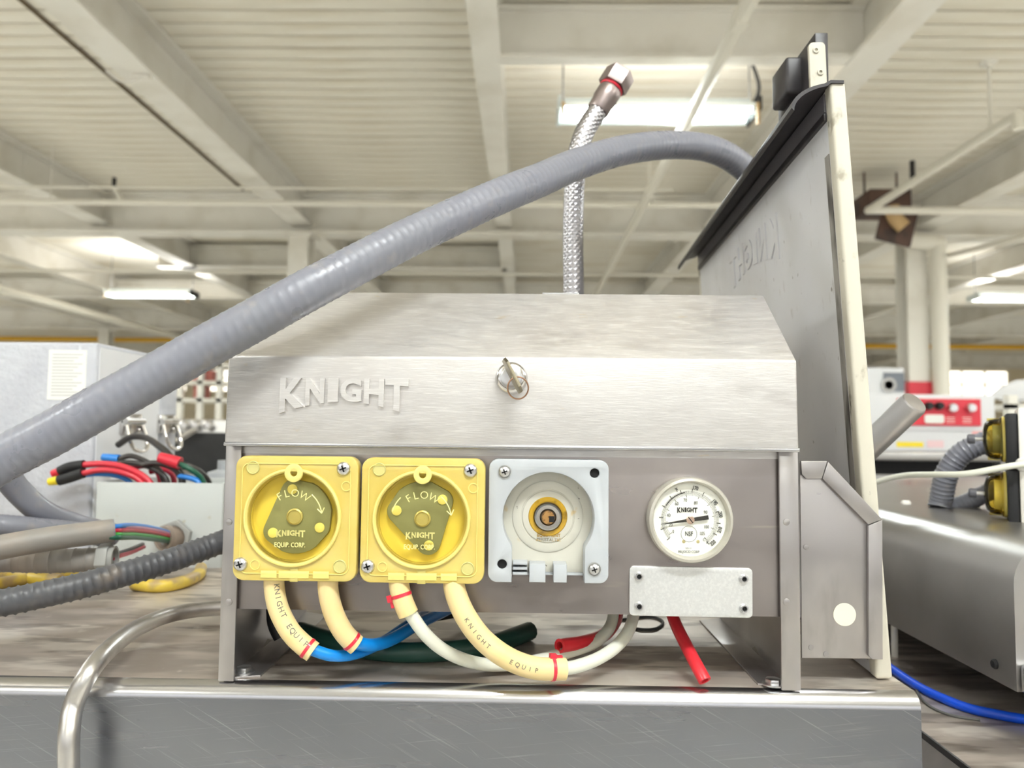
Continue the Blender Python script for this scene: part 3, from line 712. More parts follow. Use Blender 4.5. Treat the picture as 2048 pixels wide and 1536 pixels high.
def pump(cx, cy, rotor_deg, both, bulge, ox, label):
    Yc = .509                                  # face of the cover
    c = P(cx, cy, Yc)
    def at(dx, dy, y): return Vector((c.x + dx, y, c.z + dy))
    sc = Yc/FPX                                # metres per pixel on the cover face
    def px(u, v): return ((u)*sc, -(v)*sc)     # pixel offsets from the centre
    Wd = .0838
    hd = plate([rr(Wd - .003, Wd - .003, .007)], .0115, face(at(0, 0, YP - .0001)), .0008).build('pump_head', 'white', D)
    hd['label'] = label
    # yellow cover: square plate with a round well, raised inner ring
    dy0 = 2*sc; dx0 = ox*sc
    plate([rr(Wd, Wd, .0075, 8), circ(.0306, dx0, dy0, 64)], .0105, face(at(0, 0, .5195)), .0012).build('cover_plate', 'yellow', hd)
    plate([rr(Wd - .0095, Wd - .0095, .005, 6), rr(Wd - .0108, Wd - .0108, .0045, 6)], .0008, face(at(0, 0, Yc)), .0003).build('moulded_line', 'yellowrim', hd)
    MB().lathe([(.0332, 0), (.0330, .0016), (.0324, .0022), (.0316, .0022), (.0307, .0010), (.0307, -.001)], 72, face(at(dx0, dy0, Yc)), caps=False).build('well_rim', 'yellowrim', hd)
    MB().lathe([(.0308, -.0005), (.0304, -.0105)], 64, face(at(dx0, dy0, Yc)), caps=False).build('well_wall', 'amber', hd)
    MB().lathe([(.0308, -.0101), (.0001, -.0101)], 64, face(at(dx0, dy0, Yc)), caps=False).build('well_floor', 'amber', hd)
    # rotor
    rb = []
    R0, rl = .0168, .0084
    for k in range(3):
        a0 = math.radians(rotor_deg + 120*k)
        for j in range(*((-6 if not bulge[k-1] else -2), (7 if not bulge[k] else 3))):
            a = a0 + math.radians(10*j)
            rb.append((R0*math.cos(a0) + rl*math.cos(a), R0*math.sin(a0) + rl*math.sin(a)))
        if bulge[k]:
            for j in range(1, 8):
                a = a0 + math.radians(24 + 72*j/8); rb.append((.0252*math.cos(a), .0252*math.sin(a)))
    plate([rb], .004, face(at(dx0, dy0, Yc + .0098)), .0006).build('rotor', 'rotor', hd)
    for k in range(3):
        a0 = math.radians(rotor_deg + 120*k)
        q = at(dx0 + .0186*math.cos(a0), dy0 + .0186*math.sin(a0), Yc + .0058)
        MB().lathe([(.0034, 0), (.0034, .0007), (.0028, .001), (.0001, .001)], 24, face(q)).build('roller', 'roller', hd)
    q = at(dx0, dy0, Yc + .0058)
    MB().lathe([(.0056, 0), (.0056, .0014), (.0046, .002), (.0042, .0012), (.0001, .0012)], 28, face(q)).build('shaft_end', 'brass', hd)
    # clear window with its moulded words
    MB().lathe([(.0290, -.0035), (.0290, -.0012), (.0280, .0004), (.0262, .0010), (.0001, .0010)], 72, face(at(dx0, dy0, Yc)), caps=False).build('window', 'lens', hd)
    yw = Yc - .0010
    lt = MB()
    rad = .0163
    for ch, ang in (('F', 122), ('L', 104), ('O', 84), ('W', 60)):
        a = math.radians(ang); text(lt, ch, .0073, .0007, face(at(dx0 + rad*math.cos(a), dy0 + rad*math.sin(a), yw)) @ Matrix.Rotation(a - math.pi/2, 4, 'Z'), bev=.00012, off=-.0002)
    def arrow(a0, a1, s):
        pts = [at(dx0 + .0203*math.cos(math.radians(a0 + (a1 - a0)*k/10)), dy0 + .0203*math.sin(math.radians(a0 + (a1 - a0)*k/10)), yw - .0003) for k in range(11)]
        lt.tube(pts, .0004, 6)
        if s:
            e, t = pts[-1], (pts[-1] - pts[-2]).normalized(); nrm = Vector((-t.z, 0, t.x))
            for g in (-1, 1): lt.tube([e, e - t*.0034 + g*nrm*.0024], .0004, 6)
    arrow(50, 9, True)
    if both: arrow(134, 165, False)
    lt.build('lettering', 'embossY', hd)
    lt = MB()
    tp = face(at(dx0 - .0005, dy0 - .0084, yw))
    for me in arch_letters(.0195, .0036, .0050, .0005): lt.mesh(me, tp); bpy.data.meshes.remove(me)
    lt.build('lettering', 'embossD', hd)
    lt = text(MB(), 'EQUIP. CORP.', .0044, .0005, face(at(dx0 - .001, dy0 - .0183, yw)), off=.00004, sx=.78)
    lt.build('lettering', 'embossY', hd)
    # lug at the top, screws, plugged holes, moulded marks along the bottom
    q = at(dx0 + .0005, dy0 + .0300, Yc)
    MB().mesh(plate_mesh([circ(.0063, n=32), circ(.0023, n=20)], .0026, .0008), face(q)).build('lug', 'yellowrim', hd)
    screw_with_slots(at(*px(94, -100), Yc), .0047, hd)
    screw_with_slots(at(*px(-107, 91), Yc), .0047, hd)
    for u, v in ((-88, -100), (91, 93)):
        q = at(*px(u, v), Yc)
        MB().lathe([(.0045, 0), (.0045, .0005), (.0041, .0008), (.0037, .0002), (.0001, .0002)], 28, face(q)).build('plugged_hole', 'embossD', hd)
    for u, v in ((100, -65), (-78, 92)):
        q = at(*px(u, v), Yc)
        MB().lathe([(.0035, 0), (.0034, .0005), (.0029, .0005), (.0028, 0)], 24, face(q), caps=False).build('moulded_ring', 'yellowrim', hd)
    for u0, u1 in ((-66, -34), (-30, 30), (38, 70)):
        a, b = px(u0, 103), px(u1, 117)
        MB().mesh(plate_mesh([[(a[0], a[1]), (a[0], b[1]), (b[0], b[1]), (b[0], a[1])]], .0008, .0003), face(at(0, 0, Yc))).build('moulded_tab', 'yellowrim', hd)
    a, b = px(-8, 88), px(8, 124)
    MB().mesh(plate_mesh([[(a[0], a[1]), (a[0], b[1]), (b[0], b[1]), (b[0], a[1])]], .0005, .0002), face(at(0, 0, Yc))).build('moulded_tab', mat('dusty yellow slot', 'c8b86a', .4), hd)
    return hd
pump(591, 1037, 97, False, (0, 1, 1), -6, 'yellow pump head whose rotor points straight up')
pump(845, 1041, 44, True, (1, 0, 0), -2, 'yellow pump head beside the open white one, rotor pointing down')

# the third pump has lost its cover and rotor
def open_pump():
    Yc = .5135
    c = P(1097, 1042, Yc); sc = Yc/FPX
    def at(u, v, y): return Vector((c.x + u*sc, y, c.z - v*sc))
    def pt(u, v): return (u*sc, -v*sc)
    hw, hh = 119*sc, 121*sc
    # outline with the keyhole shaped cavity open at the bottom
    out = rr(2*hw, 2*hh, .0062, 8)
    R = 91*sc
    cav = []
    a0 = math.radians(-36)
    for k in range(49):
        a = a0 + (math.pi + 2*abs(a0))*k/48
        cav.append((R*math.cos(a), R*math.sin(a) + 5*sc))
    xe = 72*sc
    body = []
    # walk: outer from bottom right corner ... split the outline at the bottom opening
    top = [p for p in out]
    i0 = [i for i, p in enumerate(top)]
    right = [p for p in top if p[0] > 0]; left = [p for p in top if p[0] < 0]
    rgt = sorted(right, key=lambda p: math.atan2(p[1], p[0])); lft = sorted(left, key=lambda p: math.atan2(p[1], p[0]) % (2*math.pi))
    poly = [(xe, -hh)] + rgt + lft + [(-xe, -hh)] + [(-xe, cav[-1][1] - .002)] + cav[::-1] + [(xe, cav[0][1] - .002)]
    hd = MB().mesh(plate_mesh([poly, circ(9.5*sc, *pt(91, -95), n=24), circ(9.5*sc, *pt(-91, 86), n=24)], .0172, .0007), face(at(0, 0, YP - .0002))).build('pump_head', 'white', D)
    hd['label'] = 'white pump head without cover or rotor, bare shaft showing'
    # floor of the cavity with its steps
    yb = YP - .0016
    plate([rr(2*hw - .004, 2*hh - .008, .004)], .0013, face(at(0, 0, YP - .0003)), .0002).build('cavity_floor', 'cup', hd)
    ce = at(0, -4, yb)
    MB().lathe([(72*sc, 0), (72*sc, .0006), (70*sc, .001), (55*sc, .001), (54.4*sc, .0006), (52*sc, .0006), (51.6*sc, .0014), (50*sc, .0016), (36*sc, .0016)], 64, face(ce), caps=False).build('stepped_ring', 'cup', hd)
    MB().lathe([(40*sc, .0015), (38*sc, .0024), (30*sc, .0022), (27*sc, .0016)], 48, face(ce), caps=False).build('grease_ring', 'stain', hd)
    MB().lathe([(27*sc, .0), (27*sc, .0048), (24*sc, .0060), (17*sc, .0060), (15.5*sc, .0050), (15.5*sc, 0)], 40, face(ce), caps=False).build('bushing', 'chrome', hd)
    MB().lathe([(13.2*sc, 0), (13.2*sc, .0102), (12*sc, .011), (.0001, .0112)], 28, face(ce)).build('shaft', 'rust', hd)
    MB().box((7*sc, -2*sc, .0102), (11*sc, 12*sc, .0022), face(ce)).build('shaft_flat', 'dark', hd)
    MB().lathe([(27.6*sc, .0005), (29.5*sc, .0030), (27.6*sc, .0044)], 40, face(ce), caps=False).build('grease_seal', mat('dark grease', '3a2f22', .35), hd)
    # sill, two tabs, stepped grille at the opening
    for u0, u1 in ((-37, -5), (11, 37)):
        MB().mesh(plate_mesh([[pt(u0, 86), pt(u1, 86), pt(u1, 121), pt(u0, 121)]], .0158, .0006), face(at(0, 0, YP - .0002))).build('tab', 'white', hd)
    for k in range(3):
        v0 = 84 + 10*k
        MB().mesh(plate_mesh([[pt(-70, v0), pt(-41, v0), pt(-41, v0 + 5), pt(-70, v0 + 5)]], .0125, .0004), face(at(0, 0, YP - .0002))).build('grille_bar', 'white', hd)
    MB().mesh(plate_mesh([[pt(-71, 108), pt(71, 108), pt(71, 111), pt(-71, 111)]], .008, .0003), face(at(0, 0, YP - .0002))).build('sill', 'white', hd)
    for u, v in ((91, -95), (-91, 86)):
        MB().lathe([(9.4*sc, 0), (9.4*sc, .0006), (.0001, .0006)], 24, face(at(u, v, .5165))).build('screw_hole', 'dark', hd)
    screw_with_slots(at(-88, -96, Yc - .0001), 11.5*sc, hd); screw_with_slots(at(91, 93, Yc - .0001), 11.5*sc, hd)
    for u, v in ((-88, -96), (91, 93)):
        MB().lathe([(13.6*sc, 0), (13.6*sc, .0005), (12*sc, .0006), (12*sc, 0)], 30, face(at(u, v, Yc)), caps=False).build('counterbore', 'fitting', hd)
    lt = text(MB(), 'EQUIPMENT', .0030, .0004, face(at(2, 34, yb - .0017)))
    text(lt, 'PERISTALTIC', .0030, .0004, face(at(2, 43, yb - .0012))); lt.build('lettering', 'stain', hd)
open_pump()

# temperature gauge
gc = P(1381, 1040, .5225); gs = .5225/FPX
def G(r_, a, y):
    a = math.radians(a); return Vector((gc.x + r_*gs*math.cos(a), y, gc.z + r_*gs*math.sin(a)))
gp = Vector((gc.x, YP, gc.z))
ga_ = MB().lathe([(83*gs, 0), (84.5*gs, .002), (84.5*gs, .0085), (82*gs, .0108), (77*gs, .0112), (73.5*gs, .0098), (72*gs, .0062)], 72, face(gp), caps=False).build('temperature_gauge', 'seal' if False else mat('ivory gauge case', 'bfbbb0', .25, .35), D)
ga_['label'] = 'round dial thermometer with white face and black needle'
yd = YP - .0062
MB().lathe([(74*gs, 0), (.0001, .0003)], 64, face(Vector((gc.x, yd, gc.z))), caps=False).build('dial', mat('white dial', 'f2f1ea', .5), ga_)
MB().lathe([(74*gs, .0009), (71.5*gs, .0030), (.0001, .0030)], 64, face(Vector((gc.x, YP - .0075, gc.z))), caps=False).build('glass', clear('gauge glass', 'fdfdfb', .06, .02), ga_)
yt = yd - .0004
tk = MB()
A0, A1 = 222, -52              # dial angles of the scale ends
def arcline(r_, a0, a1, wd, y=yt):
    n = 60; v = []; f = []
    for k in range(n + 1):
        a = a0 + (a1 - a0)*k/n
        v += [G(r_ - wd/2, a, y), G(r_ + wd/2, a, y)]
    f = [(2*k, 2*k + 1, 2*k + 3, 2*k + 2) for k in range(n)]
    tk.add(v, f)
arcline(52, A0, A1, .45); arcline(54, 150, 100, 1.6)
def tick(a, r0, r1, wd):
    p, q = G(r0, a, yt), G(r1, a, yt); n = (q - p).normalized(); s = Vector((-n.z, 0, n.x))*wd*gs/2
    tk.add([p + s, q + s, q - s, p - s], [(0, 1, 2, 3)])
for k in range(121):
    a = A0 + (A1 - A0)*k/120
    tick(a, 53, 61 if k % 10 == 0 else 57, 1.3 if k % 10 == 0 else .6)
for k in range(91):
    a = A0 - 6 + (A1 - A0 + 8)*k/90
    tick(a, 44 if k % 10 == 0 else 47.5, 51, .9 if k % 10 == 0 else .5)
tk.build('tick_marks', 'ink', ga_)['kind'] = 'stuff'
gt = MB()
def gtext(body, px_, py_, size, rot=0, **k):      # pixel offsets from the gauge centre
    text(gt, body, size*gs, .0001, face(Vector((gc.x + px_*gs, yt - .0001, gc.z - py_*gs))) @ Matrix.Rotation(math.radians(rot), 4, 'Z'), **k)
for body, x, y in (('40', -42, -8), ('60', -26, -31), ('70', -9, -38), ('80', 12, -33), ('90', 31, -15), ('100', 32, 14), ('105', 24, 27), ('20', -38, 11), ('0', -33, 24)):
    gtext(body, x, y, 9.5, sx=.8)
for body, x, y, r_ in (('170', 11, -62, -10), ('190', 49, -35, -52), ('200', 60, -11, -78), ('210', 59, 19, 72), ('220', 45, 45, 40), ("'F", -26, -58, 22)):
    gtext(body, x, y, 10.5, r_, sx=.75, off=.00012)
gtext('C', 28, 39, 8); gtext('F', 34, 45, 8)
gtext('NSF', -2, 28, 13, sx=.72, off=.00008); gtext('MILJOCO CORP.', -2, 63, 7.5, sx=.8); gtext('MFD. BY', -3, 56, 3.5)
gt.build('numerals', 'grey ink', ga_)
gk = MB()
for me in arch_letters(40*gs, 9*gs, 11*gs, .0001): gk.mesh(me, face(Vector((gc.x - 5*gs, yt - .0001, gc.z + 24*gs)))); bpy.data.meshes.remove(me)
gk.build('lettering', 'ink', ga_)
MB().lathe([(16*gs, 0), (15.3*gs, 0)], 40, face(Vector((gc.x - 2*gs, yt - .0001, gc.z - 28*gs))), caps=False).build('seal_ring', 'grey ink', ga_)
ne = Matrix.Translation(Vector((gc.x, yd - .0020, gc.z))) @ FACE @ Matrix.Rotation(math.radians(9), 4, 'Z')
MB().prism([(-59*gs, -.5*gs), (-8*gs, -2.8*gs), (14*gs, -3.8*gs), (36*gs, -4.2*gs), (36*gs, 4.2*gs), (14*gs, 3.8*gs), (-8*gs, 2.8*gs), (-59*gs, .5*gs)], .0003, ne).build('needle', 'ink', ga_)
nc = Vector((gc.x, yd - .0016, gc.z))
MB().lathe([(8*gs, 0), (8*gs, .0009), (6.5*gs, .0013), (.0001, .0013)], 24, face(nc)).build('needle_hub', mat('pale copper hub', 'd0b4a4', .35, .8), ga_)
MB().box((0, 0, .0013), (14*gs, 1.8*gs, .0002), face(nc) @ Matrix.Rotation(-.9, 4, 'Z')).build('hub_slot', 'dark', ga_)
for dx in (-12, 16):
    MB().lathe([(3.6*gs, 0), (3.2*gs, .0004), (.0001, .0006)], 16, face(Vector((gc.x + dx*gs, yd, gc.z - 43*gs)))).build('dial_screw', 'brass', ga_)

# blank metal plate with four hollow rivets
npc = P(1382, 1184, .529); ns = .529/FPX
npl = plate([rr(241*ns, 96*ns, .003)], .0018, Matrix.Translation(Vector((npc.x, YP - .0001, npc.z))) @ FACE @ Matrix.Rotation(-.006, 4, 'Z'), .0005).build('blank_plate', 'plate', D)
for u, v in ((-102, -29), (103, -27), (-102, 29), (103, 30)):
    q = Vector((npc.x + u*ns, YP - .0019, npc.z - v*ns))
    rv = MB().lathe([(9.5*ns, 0), (9.2*ns, .0006), (7.4*ns, .0008), (6.6*ns, .0022), (4.6*ns, .0022), (4.4*ns, .0003)], 24, face(q), caps=False).build('rivet', 'screw', npl)
    MB().lathe([(4.5*ns, .0008), (.0001, .0008)], 16, face(q), caps=False).build('rivet_hole', 'dark', npl)

# ------------------------------------------------------------------ cover bracket beside the dispenser
sb = thing('side_cover', 'bent steel side cover with a cream round sticker beside the dispenser', 'cover', P(1690, 1318, .545))
Yb = .5445
def pb2(px, py): q = P(px, py, Yb); return (q.x, q.z)
FZ = FACE.copy()
def flat(name, pix, y, dpt, m, parent, bev=.0004):
    poly = []
    for a in pix:
        q = P(a[0], a[1], y); poly.append((q.x, q.z))
    return MB().mesh(plate_mesh([poly], dpt, bev), Matrix.Translation((0, y + dpt, 0)) @ FACE).build(name, m, parent)
flat('cover_plate', [(1600, 926), (1650, 926), (1758, 1040), (1762, 1318), (1604, 1316)], .5445, .0016, 'galv', sb)
flat('top_tab', [(1602, 922), (1655, 922), (1644, 957), (1612, 957), (1604, 949)], .5415, .0030, 'galv', sb)
flat('slant_flange', [(1656, 923), (1764, 1038), (1737, 1049), (1645, 957)], .5415, .0030, 'galv', sb)
flat('edge_flange', [(1737, 1051), (1765, 1040), (1766, 1319), (1745, 1319), (1738, 1312)], .5415, .0030, 'galv', sb)
xa_, xb_ = P(1700, 1180, .5445).x, P(1762, 1180, .5445).x
MB().span((xb_ - .0015, .5461, P(1760, 1316, .5445).z), (xb_, .5485, P(1760, 1045, .5445).z)).build('return_edge', 'galv', sb)
q = P(1689, 1229, .5444)
MB().lathe([(.0080, 0), (.0080, .0003), (.0001, .0003)], 32, face(q)).build('round_sticker', 'sticker', sb)
for px, py in ((1622, 1295), (1652, 1308), (1612, 1094)):
    MB().lathe([(.002, 0), (.0018, .0003), (.0008, .0004)], 14, face(P(px, py, .5444))).build('spot_weld', 'galv', sb)

# ------------------------------------------------------------------ the leaning door panel
NT, NB_, FT = P(1660, 165, .55), P(1754, 1364, .55), P(1395, 510, 1.103)
NB_.z += .0018
upv = (NT - NB_); Hh = upv.length; U = upv.normalized()
Ld = (FT - NT); LL = Ld.length; Dd = Ld.normalized()
Nn = U.cross(Dd).normalized()
if Nn.x > 0: Nn = -Nn                  # left face normal
B0 = NB_
def dpt(u, v, n=0): return B0 + Dd*u + U*v + Nn*n
DM = Matrix(((Dd.x, U.x, Nn.x, B0.x), (Dd.y, U.y, Nn.y, B0.y), (Dd.z, U.z, Nn.z, B0.z), (0, 0, 0, 1)))
T = .0105
dr = thing('door_panel', 'tall water-spotted steel door panel leaning beside the dispenser', 'door panel', dpt(LL/2, 0, -T/2))
MB().box((LL/2, Hh/2, -T/2), (LL - .003, Hh, T - .003), DM).build('core', 'door', dr)
MB().box((LL/2, Hh/2 - .0, -.0008), (LL - .022, Hh - .004, .0016), DM).build('inner_sheet', 'door', dr)
# worn rolled edges along both ends
def edge_strip(u0, u1):
    return MB().box(((u0 + u1)/2, Hh/2, -T/2), (u1 - u0, Hh, T + .001), DM)
edge_strip(-.0006, .012).build('edge_trim', 'seal', dr, bevel=.0022, seg=3)
edge_strip(LL - .012, LL + .0006).build('edge_trim', 'seal', dr, bevel=.0022, seg=3)
MB().box((.0165, Hh/2 - .02, .0002), (.009, Hh - .06, .0008), DM).build('grimy_joint', mat('grimy joint', '98948e', .5, .3, layers=[('3a3632', (60, 60, 14), .46, .66, .9)]), dr)
def rayplane(px, py, n=0):
    d = ray(px, py); o = Vector((0, 0, H)); k = (dpt(0, 0, n) - o).dot(Nn)/d.dot(Nn); p = o + d*k - B0
    return p.dot(Dd), p.dot(U)
# black lip along the top and a second strip below it
lp_ = [(-T + .001, Hh), (0, Hh + .001)] + [(.030*math.sin(t), Hh - .001 - .017*(1 - math.cos(t))) for t in [math.pi/2*k/10 for k in range(1, 11)]]
lp_ += [(a_ - .0018*(1 if i_ > 1 else 0), b_ - .0022) for i_, (a_, b_) in list(enumerate(lp_))[::-1]]
MB().prism(lp_, LL + .004, DM @ Matrix.Translation((-.002, 0, 0)) @ Matrix(((0, 0, 1, 0), (0, 1, 0, 0), (1, 0, 0, 0), (0, 0, 0, 1)))).build('top_lip', 'black', dr)
MB().box((LL/2, Hh - .022, .0012), (LL - .02, .006, .0032), DM).build('wiper_strip', 'black', dr, bevel=.0006)
MB().box((LL/2, Hh - .011, .0008), (LL - .022, .014, .0018), DM).build('channel_web', mat('grey channel', '8e8c94', .3, .6), dr)
# mirrored raised word: the back of the stamped name
u0, vt0 = rayplane(1553, 424); u1, vt1 = rayplane(1459, 511); _, vb0 = rayplane(1558, 517); _, vb1 = rayplane(1468, 581)
vt = (vt0 + vt1)/2; hh1 = ((vt0 - vb0) + (vt1 - vb1))/2
Wk = (u1 - u0)
tilt = math.atan2(vt1 - vt0, u1 - u0)
LM = DM @ Matrix.Translation(((u0 + u1)/2, vt, 0.0001)) @ Matrix.Rotation(tilt, 4, 'Z')
for me in arch_letters(Wk, hh1*.72, hh1*1.0, .0012, .0005):
    MB().mesh(me, LM).build('letter', 'door', dr, ang=30); bpy.data.meshes.remove(me)
# bracket on top: metal plate, black roller block and its leg
bu, bv = rayplane(1642, 170, -T/2)
q0 = P(1633, 86, .62); 
def onb(px, py, Y=.625): return P(px, py, Y)
a, b = onb(1619, 84), onb(1654, 190)
bt = MB().mesh(plate_mesh([rr(b.x - a.x, a.z - b.z, .004)], .004, .0006), Matrix.Translation(((a.x + b.x)/2, .629, (a.z + b.z)/2)) @ FACE @ Matrix.Rotation(.03, 4, 'Z')).build('bracket_plate', 'seal', dr)
for px, py in ((1632, 100), (1641, 144)):
    MB().lathe([(.0028, 0), (.0026, .0006), (.0014, .0008), (.0014, 0)], 18, face(onb(px, py, .6245)), caps=False).build('bracket_rivet', 'seal', bt)
a, b = onb(1608, 95, .655), onb(1626, 210, .655)
MB().span((a.x, .6295, b.z), (b.x + .004, .675, a.z)).build('bracket_web', 'black', dr, bevel=.001)
rbm = Matrix.Translation(P(1604, 150, .66)) @ Matrix.Rotation(.06, 4, 'Y')
a, b = P(1572, 112, .662), P(1618, 186, .662)
MB().box((0, 0, 0), (b.x - a.x + .004, .040, a.z - b.z), Matrix.Translation(((a.x + b.x)/2 + .002, .682, (a.z + b.z)/2))).build('roller_block', 'black', dr, bevel=.003, seg=3)
a, b = P(1566, 190, .70), P(1584, 245, .70)
MB().span((a.x, .675, b.z - .01), (b.x, .715, a.z + .012)).build('bracket_leg', 'black', dr, bevel=.002)
MB().span((a.x, .675, b.z - .012), (P(1640, 240, .70).x, .715, b.z - .006)).build('bracket_foot', 'black', dr)

# ------------------------------------------------------------------ hoses over the dispenser
hp = [(-330, 1090, .43), (-150, 1008, .45), (0, 921, .465), (100, 869, .470), (200, 813, .475), (300, 757, .482), (400, 700, .488), (500, 645, .494), (600, 589, .503), (700, 536, .522), (800, 484, .545), (900, 437, .572), (1000, 392, .602), (1080, 360, .64), (1150, 330, .68), (1250, 300, .73), (1350, 290, .78), (1430, 301, .81), (1490, 338, .84), (1545, 400, .87), (1600, 520, .90), (1625, 700, .92)]
hc_ = tag(cable('flexible_conduit', [Vector((-1.7, .588, ZD + .0152)), Vector((-1.3, .583, ZD + .0152)), Vector((-.95, .55, ZD + .022)), Vector((-.66, .485, ZD + .055))] + [P(*p) for p in hp], .0146, 'conduit', n=28, step=.0012, rf=ribbed(.0143, .0064, .00035)), 'fat grey ribbed conduit arching over the dispenser hood to the leaning door', 'conduit')
# printed mark on it
bp_ = [(1147, 584, .78), (1146, 500, .78), (1147, 420, .78), (1151, 340, .78), (1160, 290, .782), (1174, 255, .785), (1190, 230, .788), (1203, 209, .79)]
bpts = [P(1146, 900, .78)] + [P(*p) for p in bp_]
bh = thing('braided_hose', 'upright braided steel water hose with a bare hex nut', 'hose', bpts[0])
pth = spline(bpts, .0008)
def braid(L, a, t):
    return .0103 + .0006*max(math.sin(12*a + L*1000), math.sin(12*a - L*1000))
MB().tube(pth, .0105, 48, braid).build('braid', 'braid', bh, ang=60)
e = pth[-1]; dd = (pth[-1] - pth[-12]).normalized()
MB().lathe([(.0112, -.010), (.0122, -.008), (.0122, .003), (.0132, .006), (.0132, .018), (.0118, .021)], 32, axis(e, dd)).build('ferrule', 'nutsteel', bh)
MB().lathe([(.0128, .0205), (.0135, .022), (.0128, .0235)], 32, axis(e, dd)).build('red_washer', 'redplastic', bh)
nt_ = plate([circ(.0168, n=6, a0=.3), circ(.0115, n=28)], .020, axis(e + dd*.0235, dd), .0008).build('hex_nut', 'nutsteel', bh)
MB().lathe([(.0114, .016), (.0001, .016)], 24, axis(e + dd*.0235, dd), caps=False).build('nut_bore', 'dark', bh)

# ------------------------------------------------------------------ squeeze tubes and the thin tubes they feed
def clamp(parent, path_i, path, r, knot=None, name='cable_tie'):
    p = path[path_i]; t = (path[min(path_i+1, len(path)-1)] - path[path_i-1]).normalized()
    m = MB().lathe([(r*1.0, -.0011), (r*1.06, -.0011), (r*1.06, .0011), (r*1.0, .0011)], 24, axis(p, t), caps=False)
    if knot is not None:
        m.box(knot, (.0042, .004, .0046), axis(p, t)); m.box(Vector(knot) + Vector((0, 0, .004)), (.0022, .002, .005), axis(p, t))
    return m.build(name, 'redplastic', parent)
def squeeze(label, pts, end_knot=None, tie=-2, r=.0069, group=None):
    path = spline([P(*p) for p in pts], .0022)
    o = MB().tube(path, r, 24, bore=.62).build('squeeze_tube', 'squeeze', ang=50)
    tag(o, label, 'tube', group)
    clamp(o, len(path) - 1 + tie, path, r, end_knot)
    return o, path
t1, p1 = squeeze('cream rubber tube under the first yellow pump, by the corner post', [(548, 1150, .519), (549, 1180, .519), (558, 1220, .518), (580, 1262, .517), (606, 1289, .516), (626, 1304, .516)])
t2, p2 = squeeze('cream rubber tube ending in blue, second from the corner post', [(656, 1150, .519), (657, 1185, .519), (667, 1225, .520), (684, 1260, .522), (702, 1281, .524), (713, 1290, .525)])
t3, p3 = squeeze('short cream rubber tube with a knotted red tie under the second yellow pump', [(797, 1150, .517), (799, 1175, .516), (806, 1202, .515), (817, 1228, .515)], (-.0035, -.0062, 0), tie=-6)
t4, p4 = squeeze('longest cream rubber tube, sagging down to the deck', [(907, 1150, .517), (911, 1185, .515), (931, 1232, .512), (966, 1279, .511), (1015, 1316, .511), (1070, 1336, .514), (1130, 1338, .519)], (.0005, .0078, 0), tie=-4, r=.0074)
# printed lettering on the first and last rubber tubes
def tubeprint(o, path, body, i0, r, size, off=.5):
    mb = MB(); n = len(body)
    for k, ch in enumerate(body):
        i = i0 + k*2
        if i >= len(path) - 2: break
        t = (path[i+1] - path[i-1]).normalized(); nrm = (Vector((0, -1, 0)) - t*t.dot(Vector((0, -1, 0)))).normalized(); b = t.cross(nrm)
        nn = (nrm*math.cos(off) + b*math.sin(off)).normalized(); bb = nn.cross(t)
        p = path[i] + nn*(r + .00005)
        mtx = Matrix(((t.x, bb.x, nn.x, p.x), (t.y, bb.y, nn.y, p.y), (t.z, bb.z, nn.z, p.z), (0, 0, 0, 1)))
        text(mb, ch, size, .00006, mtx)
    return mb.build('printed_letters', 'grey ink', o)
tubeprint(t1, p1, 'KNIGHT EQUIP', 3, .0069, .0052, -.55)
tubeprint(t4, p4, 'KNIGHT', 14, .0074, .0042, -.1)
tubeprint(t4, p4, 'EQUIP', 32, .0074, .0042, -.1)
def dy(p, r): return p
def tubething(name, label, pts, r, m, n=12, cat='tube', bore=0, step=None):
    pp = []
    for p in pts:           # never below the deck
        q = P(*p)
        if q.z < ZD + r + .0004 and q.y > YF: q = PZ(p[0], p[1], ZD + r + .0004)
        pp.append(q)
    o = cable(name, pp, r, m, n=n, bore=bore, step=step or .004)
    return tag(o, label, cat)
tubething('plastic_tube', 'blue plastic tube leaving the first cream tube, lower of the two', [(612, 1294, .516), (640, 1305, .518), (672, 1312, .525), (715, 1306, .54), (765, 1284, .565), (815, 1250, .60), (850, 1228, .64)], .0040, 'bluetube')
tubething('plastic_tube', 'blue plastic tube leaving the second cream tube, upper of the two', [(702, 1281, .524), (722, 1288, .53), (748, 1290, .54), (785, 1278, .56), (840, 1246, .60), (905, 1215, .66)], .0046, 'bluetube')
tubething('plastic_tube', 'milky white tube hanging from the short knotted cream tube', [(812, 1215, .515), (826, 1235, .5155), (850, 1268, .518), (884, 1298, .524), (930, 1320, .533), (985, 1330, .546), (1060, 1324, .552), (1130, 1306, .566), (1190, 1285, .585), (1222, 1250, .60), (1228, 1205, .61)], .0045, 'milky')
tubething('plastic_tube', 'milky white tube curving up from the longest cream tube', [(1116, 1338, .5175), (1145, 1335, .522), (1190, 1320, .535), (1230, 1295, .55), (1257, 1262, .565), (1268, 1225, .58), (1270, 1190, .59)], .0045, 'milky')
tubething('plastic_tube', 'red plastic tube with an open end above the curved white tubes', [(1235, 1200, .66), (1232, 1238, .64), (1210, 1268, .61), (1170, 1284, .58), (1119, 1292, .56)], .0052, 'redtube', bore=.6)
tubething('plastic_tube', 'red plastic tube hanging straight down with its open end near the deck edge', [(1335, 1200, .60), (1350, 1245, .585), (1372, 1290, .56), (1395, 1334, .535), (1410, 1362, .527)], .0046, 'redtube', bore=.6)
tag(cable('plastic_hose', [PZ(x, y, ZD + .0076) for x, y in ((600, 1262), (690, 1290), (790, 1304), (890, 1302), (980, 1290), (1060, 1262))], .0075, 'greentube', n=12, step=.004), 'dark green hose lying on the deck under the dispenser', 'hose')
